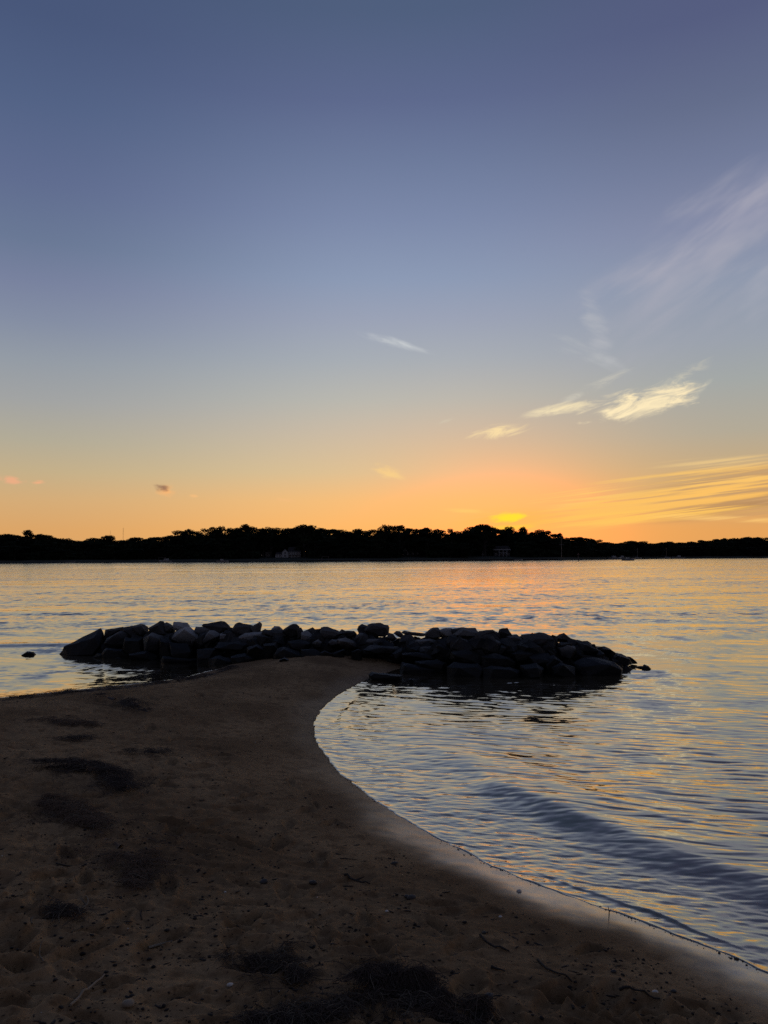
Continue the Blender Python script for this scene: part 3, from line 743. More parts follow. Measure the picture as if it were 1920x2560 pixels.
for i, (lab, pts) in enumerate(outl):
    cx = sum(p[0] for p in pts) / len(pts); y1 = max(p[1] for p in pts); y0 = min(p[1] for p in pts); cy = (y0 + y1) / 2
    t = row_of(cx, 0.35 * cy + 0.65 * y1)
    lone = 'lone' in lab or 'alone' in lab or 'breaking the water' in lab or 'off the' in lab or 'barely' in lab
    if lone and 'buried' not in lab: Y = at_z(cx, y1 - 1, 0.07 if 'shallows' in lab or 'tip breaking' in lab else 0.0).y
    elif 'buried' in lab or 'pebble-sized' in lab: Y = on_sand(cx, y1).y
    else: Y = base_y(cx) + 1.25 * max(t, 0.0) + 0.12
    c = at_y(cx, cy, Y)
    loc = []
    for px, py in pts:
        p = at_y(px, py, Y); q = p - c
        loc.append((q.x * 1.12, q.z * 1.12))
    wd = max(p[0] for p in loc) - min(p[0] for p in loc); ht = max(p[1] for p in loc) - min(p[1] for p in loc)
    dep = max(0.45 * wd, min(1.0 * ht + 0.08, wd * 0.95)); c = at_y(cx, cy, Y + 0.28 * dep)
    sunk = t < 0.30 or lone
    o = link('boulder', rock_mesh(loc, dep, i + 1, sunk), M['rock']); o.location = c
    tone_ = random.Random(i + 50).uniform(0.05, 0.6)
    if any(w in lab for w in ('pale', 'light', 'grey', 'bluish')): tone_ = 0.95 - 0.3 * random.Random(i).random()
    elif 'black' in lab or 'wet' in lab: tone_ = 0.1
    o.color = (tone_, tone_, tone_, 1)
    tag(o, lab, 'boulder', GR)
# broken stone filling the heart of the breakwater, seen only through the gaps
bm = bmesh.new(); g = random.Random(5)
for i in range(900):
    px = g.uniform(230, 1540); t = g.uniform(0.15, 0.9)
    Y = base_y(px) + 0.55 + 1.5 * t
    top = np.interp(px, _bx, _cr) + 30 + 24 * abs(2 * t - 0.95)
    p = at_y(px, min(top + g.uniform(0, 30), np.interp(px, _bx, _wl) - 12), Y)
    rr = g.uniform(.55, .85); m = Matrix.Translation(p) @ Matrix.Rotation(g.uniform(0, 6), 4, (g.random(), g.random(), g.random() + .1)) @ Matrix.Diagonal((g.uniform(.2, .34) * rr, g.uniform(.2, .34) * rr, g.uniform(.16, .26) * rr, 1))
    v = bmesh.ops.create_icosphere(bm, subdivisions=1, radius=1.0, matrix=m)['verts']
    for w in v: w.co += Vector((g.uniform(-1, 1), g.uniform(-1, 1), g.uniform(-1, 1))) * 0.035
me = bpy.data.meshes.new('rubble_core'); bm.to_mesh(me); bm.free()
rc = link('rubble_core', me, M['rock']); rc.color = (0, 0, 0, 1)
tag(rc, 'broken stone filling the heart of the breakwater', kind='stuff')

# ------------------------------------------------------------------ the far shore
_dx = [-400, 0, 300, 600, 1100, 1400, 1500, 1620, 1920, 2400]
_dy = [560, 525, 520, 505, 505, 530, 580, 690, 760, 860]
def far_d(px): return float(np.interp(px, _dx, _dy))
def far_pt(px, back=0.0, z=0.0):                # a place on the far shore: across the picture, metres behind the waterline
    d = far_d(px) + back; v = ray(px, 1395)
    return Vector((v.x / v.y * d, d, z))
def bank_z(b): return float(np.interp(b, [-6, 0, 2, 14, 40, 90, 200], [-1.2, -0.3, 0.9, 2.0, 3.4, 4.6, 6]))


pxs = np.arange(-700, 2700, 12); bks = [-6, 0, 1.5, 4, 8, 14, 22, 30, 45, 70, 120, 300, 700]
V, Q = [], []
for px in pxs:
    for b in bks:
        p = far_pt(px, b, bank_z(b) + (0.25 * mnoise.noise((px * 0.03, b * 0.06, 0)) if b > 2 else 0)); V.append(tuple(p))
nb = len(bks)
for i in range(len(pxs) - 1):
    for j in range(nb - 1): Q.append((i * nb + j, (i + 1) * nb + j, (i + 1) * nb + j + 1, i * nb + j + 1))
tag(link('far_bank', np_mesh('far_bank', V, Q), M['grass'], smooth=True), 'dark grassy bank of the far shore under the trees', kind='structure')

# bulkhead along the far waterline: planked wall in lengths
def bulkhead(x0, x1, label):
    p0, p1 = far_pt(x0, 0.6), far_pt(x1, 0.6); L = (p1 - p0).length
    root = empty('bulkhead', p0, math.atan2(p1.y - p0.y, p1.x - p0.x)); tag(root, label, 'seawall', 'timber bulkheads along the far shore')
    MB().box(0, L, 0, 0.25, -1.0, 0.75).build('wall', M['stone'], root)
    MB().box(0, L, -0.12, 0.4, 0.752, 0.86).build('cap', M['wood'], root)
    n = int(L / 8)
    pm = MB().tube([(0, -0.14, -1.2), (0, -0.14, 1.05)], 0.12).build('post', M['stone'], root)
    for k in range(1, n):
        c = pm.copy(); COL.objects.link(c); c.parent = root; c.location = (L * k / n, 0, 0)
bulkhead(560, 905, 'low timber bulkhead along the far waterline before the white gabled house')
bulkhead(1100, 1395, 'low timber bulkhead along the far waterline before the porch house')
bulkhead(910, 1095, 'low timber bulkhead between the white house and the porch house')

# ------------------------------------------------------------------ trees
def leaf_cloud(seed, n, lobes, leaf):
    g = np.random.default_rng(seed)
    C = np.array([l[:3] for l in lobes]); Rr = np.array([l[3] for l in lobes])
    w = Rr ** 2; k = g.choice(len(lobes), n, p=w / w.sum())
    dirs = g.normal(size=(n, 3)); dirs /= np.linalg.norm(dirs, axis=1)[:, None]
    rad = Rr[k] * g.uniform(0.15, 1.08, n) ** 0.5
    P = C[k] + dirs * rad[:, None] * np.array([1, 1, 0.8])
    a = g.normal(size=(n, 3)); a /= np.linalg.norm(a, axis=1)[:, None]
    b = np.cross(a, g.normal(size=(n, 3))); b /= np.linalg.norm(b, axis=1)[:, None]
    s1 = leaf * g.uniform(0.5, 1.3, n)[:, None]; s2 = leaf * g.uniform(0.3, 0.8, n)[:, None]
    V = np.stack([P - a * s1, P + b * s2, P + a * s1, P - b * s2], 1).reshape(-1, 3)
    return np_mesh('crown', V, np.arange(4 * n).reshape(n, 4))


def make_tree_meshes(seed, kind):
    """unit tree: 1 high, crown about 0.55 wide."""
    g = random.Random(seed); lobes, T = [], MB()
    hgt = 0.34 if kind == 'broad' else 0.45
    T.tube([(0, 0, -0.08), (0.01, 0, hgt * 0.6), (g.uniform(-.03, .03), g.uniform(-.03, .03), hgt + 0.12), (g.uniform(-.04, .04), 0, 0.78)], [0.030, 0.022, 0.015, 0.005], 7)
    nl = {'broad': 30, 'open': 24, 'tall': 24}[kind]
    for i in range(nl):
        a = g.uniform(0, 2 * math.pi); f = (i + 0.5) / nl
        z = 0.20 + 0.73 * f if kind != 'open' else 0.26 + 0.67 * f
        wid = {'broad': 0.30, 'open': 0.28, 'tall': 0.17}[kind] * math.sin(math.pi * min(1, 0.18 + 0.72 * f)) ** 0.6
        rr = g.uniform(0.25, 1.0) ** 0.6 * wid
        c = (rr * math.cos(a), rr * math.sin(a), z)
        lobes.append((*c, g.uniform(0.035, 0.105) if kind != 'open' else g.uniform(0.035, 0.095)))
        T.tube([(0, 0, max(0.2, z - 0.2 - 0.2 * rr)), (c[0] * .55, c[1] * .55, z - 0.07), c], [0.010, 0.006, 0.003], 5)
    lobes.append((0, 0, 0.90, 0.08))
    for q in range(5 if kind != 'tall' else 2): lobes.append((g.uniform(-.17, .17), g.uniform(-.17, .17), g.uniform(.78, .91), g.uniform(.07, .11)))
    lobes.append((0, 0, 0.6, 0.16 if kind != 'open' else 0.09))
    return leaf_cloud(seed, 3800 if kind != 'open' else 2600, lobes, 0.020), mesh('trunk', T.v, T.f)


TREES = [make_tree_meshes(100 + i, k) for i, k in enumerate(('broad', 'open', 'tall', 'broad', 'open', 'broad', 'tall', 'open', 'broad'))]
for i, (c, t) in enumerate(TREES):
    c.materials.append(M['leaf'] if i % 2 else M['leaf2']); t.materials.append(M['bark'])


def tree(p, height, width, kind, rot, label, group):
    c, t = TREES[kind]
    root = empty('tree', p, rot); root.scale = (width / 0.58, width / 0.58, height)
    tag(root, label, 'tree', group)
    for nm, me_ in (('crown', c), ('trunk', t)):
        o = bpy.data.objects.new(nm, me_); COL.objects.link(o); o.parent = root
    return root


SK = [(x / 2.592, 1260 + y / 2.592) for x, y in [(-150, 190), (0, 180), (60, 205), (100, 210), (120, 190), (170, 165), (200, 185), (225, 195), (240, 190), (310, 190), (345, 205), (370, 215), (410, 230), (480, 232), (520, 240), (545, 230), (600, 220), (650, 210), (690, 198), (730, 215), (750, 228), (850, 230), (880, 208), (930, 215), (960, 215), (1005, 203), (1025, 215), (1040, 233), (1080, 230), (1095, 205), (1130, 198), (1160, 205), (1170, 180), (1220, 155), (1255, 180), (1290, 205), (1320, 180), (1370, 175), (1385, 145), (1430, 140), (1450, 165), (1500, 150), (1530, 140)]]
SK += [(600 + x / 2.592, 1260 + y / 2.592) for x, y in [(0, 140), (25, 128), (60, 140), (100, 150), (150, 160), (200, 137), (240, 155), (290, 150), (330, 155), (360, 145), (420, 132), (450, 140), (470, 155), (500, 150), (545, 150), (570, 165), (630, 155), (660, 170), (690, 180), (720, 165), (750, 157), (800, 170), (830, 185), (850, 175), (880, 160), (910, 140), (940, 130), (970, 150), (1020, 135), (1060, 140), (1090, 140), (1110, 165), (1170, 165), (1200, 150), (1230, 160), (1260, 158), (1290, 180), (1330, 190), (1360, 180), (1375, 155), (1400, 170), (1460, 165), (1500, 180), (1520, 145)]]
SK += [(1180 + x / 2.242, 1260 + y / 2.242) for x, y in [(25, 120), (75, 107), (120, 125), (140, 145), (165, 135), (200, 125), (235, 140), (270, 130), (295, 125), (320, 150), (360, 155), (385, 140), (410, 138), (440, 160), (460, 175), (490, 160), (515, 180), (560, 190), (600, 180), (640, 190), (680, 200), (720, 210), (760, 210), (830, 215), (880, 200), (900, 210), (950, 205), (980, 212), (1060, 213), (1100, 203), (1160, 205), (1200, 210), (1290, 198), (1330, 203), (1370, 190), (1420, 185), (1480, 188), (1530, 185), (1560, 180), (1620, 183), (1659, 195), (1800, 188)]]
SKX, SKY = np.array([p[0] for p in SK]), np.array([p[1] for p in SK])
def skyline(px): return float(np.interp(px, SKX, SKY))


def zone(px):
    for lim_, nm in ((60, 'at the very left edge of the far shore'), (140, 'around the bushy tree near the left edge'), (215, 'between the left edge and the left radio mast'), (340, 'below the two thin radio masts'),
                     (440, 'behind the lift dock'), (560, 'left of the high wood'), (665, 'just left of the white house'), (765, 'behind the white house'), (880, 'right of the white house'),
                     (1000, 'halfway between the two gabled houses'), (1090, 'around the dark gabled house'), (1180, 'right of the dark gabled house'), (1300, 'under the sun glow by the porch house'),
                     (1420, 'just right of the sun glow'), (1500, 'behind the channel marker'), (1570, 'behind the white cruisers'), (1640, 'behind the left sailboat'), (1720, 'behind the right sailboat'),
                     (1790, 'on the distant shore right of the sailboats'), (1860, 'on the distant rise near the right edge'), (3000, 'at the very right edge of the distant shore')):
        if px < lim_: return nm
NAMED = {65: 'bushy tree standing up alone from the dark row near the left edge', 470: 'round-topped lone tree above the dip left of the high wood', 551: 'open feathery tree at the left start of the high wood',
         610: 'ragged tall tree, the first high peak of the wood left of the white house', 762: 'broad domed tree peaking right above the white gabled house', 963: 'tall ragged tree, highest of the middle of the wood',
         1000: 'second ragged tall tree of the middle of the wood, right of the highest', 1213: 'dense domed tree standing directly left of the sun glow', 1270: 'open tree with sky holes right under the sun glow',
         1308: 'thin tree with bright sky holes just right of the sun glow', 1357: 'broad dome, last high tree right of the sun glow', 1399: 'thin twiggy treetop above the tall flagpole', 1453: 'small round tree right of the tall flagpole',
         1130: 'twiggy pointed tree in the gap left of the dense dome', 890: 'low domed tree filling the notch right of the white house', 266: 'humped tree below the left radio mast'}
spots = [(k, 'named') for k in NAMED]
px = -60.0
while px < 2010:
    if min(abs(px - k) for k in NAMED) > 11: spots.append((px, 'top'))
    px += rnd.uniform(12, 20) * (1.0 if px < 1480 else 0.8)
spots.sort()
SHAPE = ['round dark', 'thin open', 'narrow dark', 'broad dark', 'ragged open', 'bushy dark', 'slim dark', 'airy dark', 'dense dark']
for px, kind_ in spots:
    b = rnd.uniform(34, 62) if kind_ == 'top' else rnd.uniform(28, 40)
    d = far_d(px) + b; bz = bank_z(b)
    near = [skyline(px + e) for e in (-6, -3, 0, 3, 6)]
    top = min(near) + (1 if kind_ == 'named' else rnd.uniform(1.0, 5.0))
    z = at_y(px, top, d).z
    h_ = z - bz
    wpx = rnd.uniform(46, 78) * (0.72 if px > 1450 else 1.0)
    if kind_ == 'named': wpx = {65: 44, 470: 40, 551: 30, 610: 46, 762: 66, 963: 44, 1000: 44, 1213: 60, 1270: 42, 1308: 34, 1357: 48, 1399: 24, 1453: 30, 1130: 26, 890: 54, 266: 54}[px]
    wid = wpx / FPX * d
    kd = rnd.choice([0, 1, 3, 4, 5, 7, 8, 8, 0, 2])
    if kind_ == 'named': kd = {551: 1, 610: 4, 963: 7, 1000: 4, 1270: 1, 1308: 7, 1399: 4, 1130: 1, 762: 3, 1213: 5, 1357: 8, 65: 4, 470: 8}.get(px, 0)
    lab = NAMED.get(px) or SHAPE[kd] + ' tree on the skyline ' + zone(px)
    tree(far_pt(px, b, bz), h_ * 1.02, wid, kd, rnd.uniform(0, 6.28), lab, 'trees of the far shore')
# a lower row in front of them
px = -60.0
HOUSES = [(652, 768), (1172, 1280), (1005, 1060)]
while px < 2010:
    b = rnd.uniform(16, 28); d = far_d(px) + b
    sk = skyline(px); wl_ = 1396 + 12 - 12 * px / 1920
    top = sk + (wl_ - sk) * rnd.uniform(0.28, 0.50)
    clear = any(a - 8 < px < c + 8 for a, c in HOUSES)
    if not clear:
        h_ = at_y(px, top, d).z - bank_z(b)
        kd = rnd.choice([0, 3, 5, 8, 2])
        tree(far_pt(px, b, bank_z(b)), h_ * 1.02, rnd.uniform(44, 70) / FPX * d, kd, rnd.uniform(0, 6.28),
             SHAPE[kd] + ' lower tree in front ' + zone(px), 'trees of the far shore')
    px += rnd.uniform(24, 36)
# undergrowth and the unseen depth of the wood behind
g = np.random.default_rng(3); N = 110000
pxr = g.uniform(-160, 2080, N); back = g.uniform(15, 95, N)
dd = np.interp(pxr, _dx, _dy) + back
rx = np.array([(_R.x * (p - 960) / FPX + _F.x) / (_F.y + _R.y * (p - 960) / FPX) for p in pxr])
bz = np.interp(back, [-6, 0, 2, 14, 40, 90, 200], [-1.2, -0.3, 0.9, 2.0, 3.4, 4.6, 6])
skz = CAM_H + (1396 + 5.5 - 11 * pxr / 1920 - np.interp(pxr, SKX, SKY)) / FPX * dd
inh = np.zeros(N, bool)
for a, c in HOUSES: inh |= (pxr > a - 4) & (pxr < c + 4) & (back < 47)
top = np.where(back < 30, bz + 4.5, bz + (skz - bz) * 0.74)
zz = bz + (top - bz) * g.random(N) ** 0.8
P = np.stack([rx * dd, dd, zz], -1)[~inh]; N = len(P)
a = g.normal(size=(N, 3)); a /= np.linalg.norm(a, axis=1)[:, None]
b = np.cross(a, g.normal(size=(N, 3))); b /= np.linalg.norm(b, axis=1)[:, None]
sz = g.uniform(0.9, 1.9, N)[:, None]
V = np.stack([P - a * sz, P + b * sz * .7, P + a * sz, P - b * sz * .7], 1).reshape(-1, 3)
tag(link('undergrowth', np_mesh('undergrowth', V, np.arange(4 * N).reshape(N, 4)), M['leaf2']), 'dark undergrowth and inner branches of the far wood', kind='stuff')


# ------------------------------------------------------------------ houses of the far shore
def house_root(name, px, b, label):
    p = far_pt(px, b, bank_z(b) + 0.1); root = empty(name, p, math.atan2(-p.x, p.y)); tag(root, label, 'house'); return root, p.y / FPX


def window(root, x, y, z, w, h_):
    f = MB().box(x - w / 2 - .1, x + w / 2 + .1, y - .06, y + .05, z - .1, z + h_ + .1).build('window', M['white'], root)
    MB().box(x - w / 2, x + w / 2, y - .085, y - .063, z, z + h_).build('pane', M['glass'], f)
    MB().box(x - .03, x + .03, y - .10, y - .087, z, z + h_).build('sash', M['white'], f)


root, k = house_root('gabled_house', 727, 30, 'white gabled house with two dormers on the far lawn')
k *= 1.0                                        # metres per photo pixel there
X = lambda px: (px - 727) * k
top = 1390
Zh = lambda py: (top - py) * k
MB().box(X(720), X(751), 1.0, 9.0, -0.6, Zh(1377)).build('wall', M['white'], root)
MB().prism([(X(718.5), Zh(1377)), (X(752.5), Zh(1377)), (X(749), Zh(1364.5)), (X(722), Zh(1364.5))], 0.6, 9.4).build('roof', M['grey'], root)
w = MB().prism([(X(705.5), -0.6), (X(720.5), -0.6), (X(720.5), Zh(1377)), (X(713), Zh(1370)), (X(705.5), Zh(1377))], -0.6, 8.5).build('gable_wing', M['white'], root)
rf = MB()
rf.prism([(X(703.8), Zh(1378.1)), (X(713), Zh(1369.2)), (X(713), Zh(1368.3)), (X(703.8), Zh(1377.2))], -1.0, 8.7)
rf.prism([(X(722.2), Zh(1378.1)), (X(713), Zh(1369.2)), (X(713), Zh(1368.3)), (X(722.2), Zh(1377.2))], -1.0, 8.7)
rf.build('gable_roof', M['grey'], root)
MB().box(X(689), X(705), 1.5, 7.5, -0.6, Zh(1382)).build('side_wing', M['white'], root)
MB().prism([(X(688), Zh(1382)), (X(705.4), Zh(1382)), (X(705.4), Zh(1377.5)), (X(692), Zh(1377.5))], 1.1, 7.9).build('side_roof', M['grey'], root)
for px_ in (729.5, 745):
    dm = MB().prism([(X(px_ - 4), Zh(1375)), (X(px_ + 4), Zh(1375)), (X(px_ + 4), Zh(1370)), (X(px_), Zh(1365.6)), (X(px_ - 4), Zh(1370))], 0.75, 4.5).build('dormer', M['white'], root)
    MB().box(X(px_ - 1.6), X(px_ + 1.6), 0.68, 0.745, Zh(1374), Zh(1370)).build('pane', M['glass'], dm)
MB().box(X(718.8), X(752.2), 0.50, 0.598, Zh(1377.9), Zh(1376.6)).build('eave', M['white'], root)
for px_ in (724, 730, 736, 742, 748): window(root, X(px_), 0.995, Zh(1382), 2.2 * k, 3.2 * k)
for px_ in (725, 733, 741, 748): window(root, X(px_), 0.995, Zh(1388.5), 2.6 * k, 4.0 * k)
for z_ in (1388, 1381): window(root, X(713), -0.605, Zh(z_), 4.0 * k, 4.0 * k)
for px_ in (693, 700): window(root, X(px_), 1.495, Zh(1388), 3.0 * k, 3.4 * k)
pr = MB()
for px_ in (722, 729, 736, 743, 750): pr.tube([(X(px_), -0.9, -0.5), (X(px_), -0.9, Zh(1383.4))], 0.10)
pr.box(X(720.6), X(752), -1.1, 0.99, Zh(1383.4), Zh(1382.9)); pr.build('porch', M['white'], root)
MB().box(X(735), X(738), 4.6, 5.5, Zh(1366), Zh(1361.5)).build('chimney', M['stone'], root)

root, k = house_root('porch_house', 1240, 32, 'house with tall white porch columns left of the flagpole on the far shore')
X = lambda px: (px - 1240) * k
Zh = lambda py: (1391 - py) * k
MB().box(X(1234), X(1275), 2.2, 10, -0.6, Zh(1376.5)).build('wall', M['grey'], root)
MB().prism([(X(1232), Zh(1374)), (X(1277), Zh(1374)), (X(1270), Zh(1366)), (X(1240), Zh(1366))], -0.6, 10.6).build('roof', M['grey'], root)
MB().box(X(1233), X(1276.5), -0.5, 2.195, Zh(1376.4), Zh(1373.8)).build('porch_beam', M['white'], root)
for px_ in (1248, 1258, 1267): MB().box(X(px_ - .7), X(px_ + .7), -0.4, 0.0, -0.5, Zh(1376.4)).build('column', M['white'], root)
MB().box(X(1248.8), X(1266.2), -0.3, -0.1, Zh(1383.5), Zh(1382.6)).build('balcony_rail', M['white'], root)
for px_ in (1241, 1253, 1262.5, 1271): window(root, X(px_), 2.195, Zh(1389), 4 * k, 5 * k)
MB().box(X(1205), X(1216.5), 0, 7, -0.6, Zh(1377)).build('annex', M['grey'], root)
MB().prism([(X(1204), Zh(1377)), (X(1217.5), Zh(1377)), (X(1217.5), Zh(1374)), (X(1207), Zh(1371.5))], -0.4, 7.4).build('annex_roof', M['grey'], root)
MB().box(X(1205.2), X(1207), -0.12, -0.003, -0.5, Zh(1377)).build('corner_board', M['white'], root)
MB().box(X(1207.01), X(1216), -0.12, -0.003, Zh(1378), Zh(1376.9)).build('fascia', M['white'], root)
window(root, X(1212), -0.005, Zh(1388), 4 * k, 5 * k)

root, k = house_root('dark_gabled_house', 1030, 40, 'dark shingled house with two pale gable peaks half hidden by trees')
X = lambda px: (px - 1030) * k
Zh = lambda py: (1389 - py) * k
MB().box(X(1008), X(1056), 1, 10, -0.6, Zh(1377)).build('wall', M['grey'], root)
MB().prism([(X(1006), Zh(1377)), (X(1058), Zh(1377)), (X(1050), Zh(1366)), (X(1014), Zh(1366))], 0.6, 10.4).build('roof', M['grey'], root)
for a_, c_ in ((1013, 6), (1053, 4)):
    gb = MB().prism([(X(a_ - c_), Zh(1377)), (X(a_ + c_), Zh(1377)), (X(a_), Zh(1369))], 0.2, 4).build('gable', M['white'], root)
    MB().box(X(a_ - 1.2), X(a_ + 1.2), 0.12, 0.19, Zh(1376.3), Zh(1373.4)).build('pane', M['glass'], gb)
for px_ in (1020, 1032, 1044): window(root, X(px_), 0.995, Zh(1386), 4 * k, 5 * k)

root, k = house_root('cottage', 669, 44, 'small pale cottage among the trees left of the white gabled house')
X = lambda px: (px - 669) * k
Zh = lambda py: (1388 - py) * k
MB().box(X(663), X(677), 0, 6, -0.6, Zh(1377)).build('wall', M['white'], root)
MB().prism([(X(661.5), Zh(1377)), (X(678.5), Zh(1377)), (X(670), Zh(1369))], -0.4, 6.4).build('roof', M['grey'], root)
for px_ in (666, 673): window(root, X(px_), -0.005, Zh(1384), 3 * k, 4 * k)


# ------------------------------------------------------------------ docks, boats, poles
def dock(px, L, wd, label, posts=6, lift=False):
    p = far_pt(px, 1.0); root = empty('dock', (p.x, p.y, 0), math.atan2(-p.x, p.y)); tag(root, label, 'dock', 'wooden docks on the far shore')
    MB().box(-wd / 2, wd / 2, -L, 0, 0.75, 0.87).build('deck', M['wood'], root)
    pm = None
    for i in range(posts):
        for sx in (-1, 1):
            if pm is None: pm = MB().tube([(0, 0, -2), (0, 0, 1.7)], 0.14).build('post', M['wood'], root); o = pm
            else: o = pm.copy(); COL.objects.link(o); o.parent = root
            o.location = (sx * (wd / 2 - 0.05), -L * (i + 0.5) / posts, 0.0 if (i + sx) % 3 else 0.5)
    if lift:
        f = MB()
        for sx in (0, 4.2):
            for sy in (-L, -L + 6): f.tube([(wd / 2 + 0.3 + sx, sy, -2), (wd / 2 + 0.3 + sx, sy, 3.2)], 0.15)
        f.box(wd / 2 + .1, wd / 2 + 4.8, -L - .1, -L + .1, 3.2, 3.4).box(wd / 2 + .1, wd / 2 + 4.8, -L + 5.9, -L + 6.1, 3.2, 3.4)
        f.build('boat_lift', M['wood'], root)
dock(392, 16, 2.0, 'wooden dock with tall lift posts below the two radio masts', 7, True)
dock(500, 18, 2.0, 'wooden dock jutting out left of the white gabled house', 6)
dock(800, 12, 2.0, 'short dock right of the white gabled house', 5, True)
dock(892, 14, 2.0, 'low dock between the white house and the dark gabled house', 6)
dock(1026, 16, 2.4, 'dock with a row of posts below the dark gabled house', 7)
dock(1228, 12, 2.0, 'short dock before the porch house', 5)
dock(1640, 22, 2.4, 'long dock of the moored boats at the right', 9)


def hull_mesh(L, Bm, Hh):
    v, f = [], []
    st = [(-.5, .80, 0.05), (-.25, 1, 0), (.05, 1, 0.02), (.3, .78, .12), (.44, .4, .26), (.5, .03, .34)]
    for t, w_, up in st:
        yb = Bm / 2 * w_
        v += [(t * L, -yb, Hh * (1 + up)), (t * L, -yb * .8, Hh * .2), (t * L, 0, -Hh * .45 * (1 - up)), (t * L, yb * .8, Hh * .2), (t * L, yb, Hh * (1 + up))]
    for i in range(len(st) - 1):
        for j in range(4): f.append((i * 5 + j, i * 5 + j + 1, (i + 1) * 5 + j + 1, (i + 1) * 5 + j))
        f.append((i * 5 + 4, i * 5, (i + 1) * 5, (i + 1) * 5 + 4))
    f.append((4, 3, 2, 1, 0))
    return mesh('hull', v, f)


def motorboat(px, py, L, rz, label, cabin=True, group='boats along the far shore'):
    p = at_z(px, py, 0.0); p = far_pt(px, -min(22, max(3, 8))) if py is None else p
    root = empty('motorboat', (p.x, p.y, 0.0), rz); tag(root, label, 'boat', group)
    link('hull', hull_mesh(L, L * .32, L * .11), M['hull'], root)
    MB().box(-L * .42, L * .25, -L * .125, L * .125, L * .112, L * .122).build('deck', M['wood'], root)
    if cabin:
        MB().prism([(-.18 * L, .122 * L), (.16 * L, .122 * L), (.06 * L, .26 * L), (-.16 * L, .26 * L)], -L * .11, L * .11).build('cabin', M['hull'], root)
        MB().prism([(.085 * L, .16 * L), (.145 * L, .16 * L), (.085 * L, .25 * L), (.04 * L, .25 * L)], -L * .112, L * .112).build('windscreen', M['glass'], root)
    MB().box(-L * .55, -L * .501, -L * .04, L * .04, -L * .02, L * .17).build('outboard_motor', M['grey'], root)
    return root


def moored(px, off_, L, rz, label, cabin=True):
    p = far_pt(px, -off_); py = 1395 + 5.5 - 11 * px / 1920 + CAM_H * FPX / p.y
    return motorboat(px, py, L, rz, label, cabin)


moored(414, 8, 10, 2.9, 'white cruiser moored at the lift dock below the radio masts')
moored(176, 6, 6, 0.2, 'small low boat at the left edge of the far shore', False)
moored(556, 7, 8, 0.3, 'small motorboat moored left of the white gabled house')
moored(912, 5, 6, 3.0, 'small runabout at the low dock right of the white house', False)
moored(1296, 5, 6, 0.2, 'small boat beached right of the porch house', False)
moored(1536, 14, 11, 0.1, 'left of the two white cruisers moored side by side at the right')
moored(1553, 12, 11, 3.3, 'right of the two white cruisers moored side by side')
moored(1580, 10, 7, 0.2, 'low white runabout beside the moored cruisers', False)
moored(1696, 12, 11, 3.0, 'white cruiser moored right of the right sailboat')
motorboat(1571, 1401.5, 6.5, 0.06, 'small dark motorboat under way trailing a thin wake', True, 'boats along the far shore')


def sailboat(px, off_, L, mast_px, label):
    p = far_pt(px, -off_); root = empty('sailboat', (p.x, p.y, 0), 0.15); tag(root, label, 'sailboat', 'sailboats moored at the right')
    link('hull', hull_mesh(L, L * .28, L * .10), M['hull'], root)
    MB().prism([(-.1 * L, .1 * L), (.22 * L, .12 * L), (.14 * L, .17 * L), (-.1 * L, .17 * L)], -L * .07, L * .07).build('cabin', M['hull'], root)
    top = mast_px / FPX * p.y
    ms = MB().tube([(.08 * L, 0, .1 * L), (.08 * L, 0, top)], [0.13, 0.08]).build('mast', M['metal'], root)
    MB().tube([(.07 * L, 0, .27 * L), (-.38 * L, 0, .27 * L)], 0.16).build('boom', M['grey'], ms)
    MB().tube([(.5 * L, 0, .13 * L), (.08 * L, 0, top * .96)], 0.02, 4).tube([(-.5 * L, 0, .1 * L), (.08 * L, 0, top * .98)], 0.02, 4).build('stay', M['metal'], root)
sailboat(1592, 9, 9, 28, 'left of the two moored sailboats with bare masts')
sailboat(1664, 11, 10, 28, 'right of the two moored sailboats with bare masts')

p = far_pt(1404, 6, bank_z(6)); root = empty('flagpole', p); tag(root, 'tall bare flagpole at the water right of the sun glow', 'flagpole')
MB().tube([(0, 0, -0.5), (0, 0, 56 / FPX * p.y)], [0.17, 0.08], 8).build('pole', M['metal'], root)
MB().box(-1.6, 1.6, -.05, .05, 9.5, 9.65).build('yardarm', M['metal'], root)
p = at_z(1446, 1403.5, 0); root = empty('channel_marker', (p.x, p.y, 0)); tag(root, 'channel marker pile standing in the water left of the moving motorboat', 'channel marker')
MB().tube([(0, 0, -3), (0, 0, 3.4)], [0.2, 0.16], 8).build('pile', M['wood'], root)
MB().prism([(-.55, 3.0), (.55, 3.0), (0, 4.1)], -.22, -.17).build('day_board', M['red'], root)


def radio_tower(px, top_px, D_, wdt, label):
    v = ray(px, 1395); p = Vector((v.x / v.y * D_, D_, 0)); H_ = at_y(px, top_px, D_).z
    root = empty('radio_mast', p); tag(root, label, 'radio mast', 'radio masts on the left skyline')
    legs = [(wdt * math.cos(a), wdt * math.sin(a)) for a in (0.3, 2.4, 4.5)]
    for lx, ly in legs: MB().tube([(lx, ly, 0), (lx, ly, H_)], wdt * .20, 5).build('leg', M['red'], root)
    b_ = MB(); n = int(H_ / (wdt * 3))
    for i in range(n):
        z0, z1 = H_ * i / n, H_ * (i + 1) / n
        for q_ in range(3):
            a_, c_ = legs[q_], legs[(q_ + 1) % 3]; b_.tube([(*a_, z0), (*c_, z1)], wdt * .09, 3)
    tag(b_.build('bracing', M['red'], root), kind='stuff')
    MB().tube([(0, 0, H_), (0, 0, H_ + wdt * 4)], wdt * .12, 5).build('antenna', M['red'], root)
radio_tower(307, 1320, 2600, 0.85, 'right, taller and clearer of the two thin radio masts')
radio_tower(275, 1327, 3600, 0.75, 'left, fainter of the two thin radio masts')

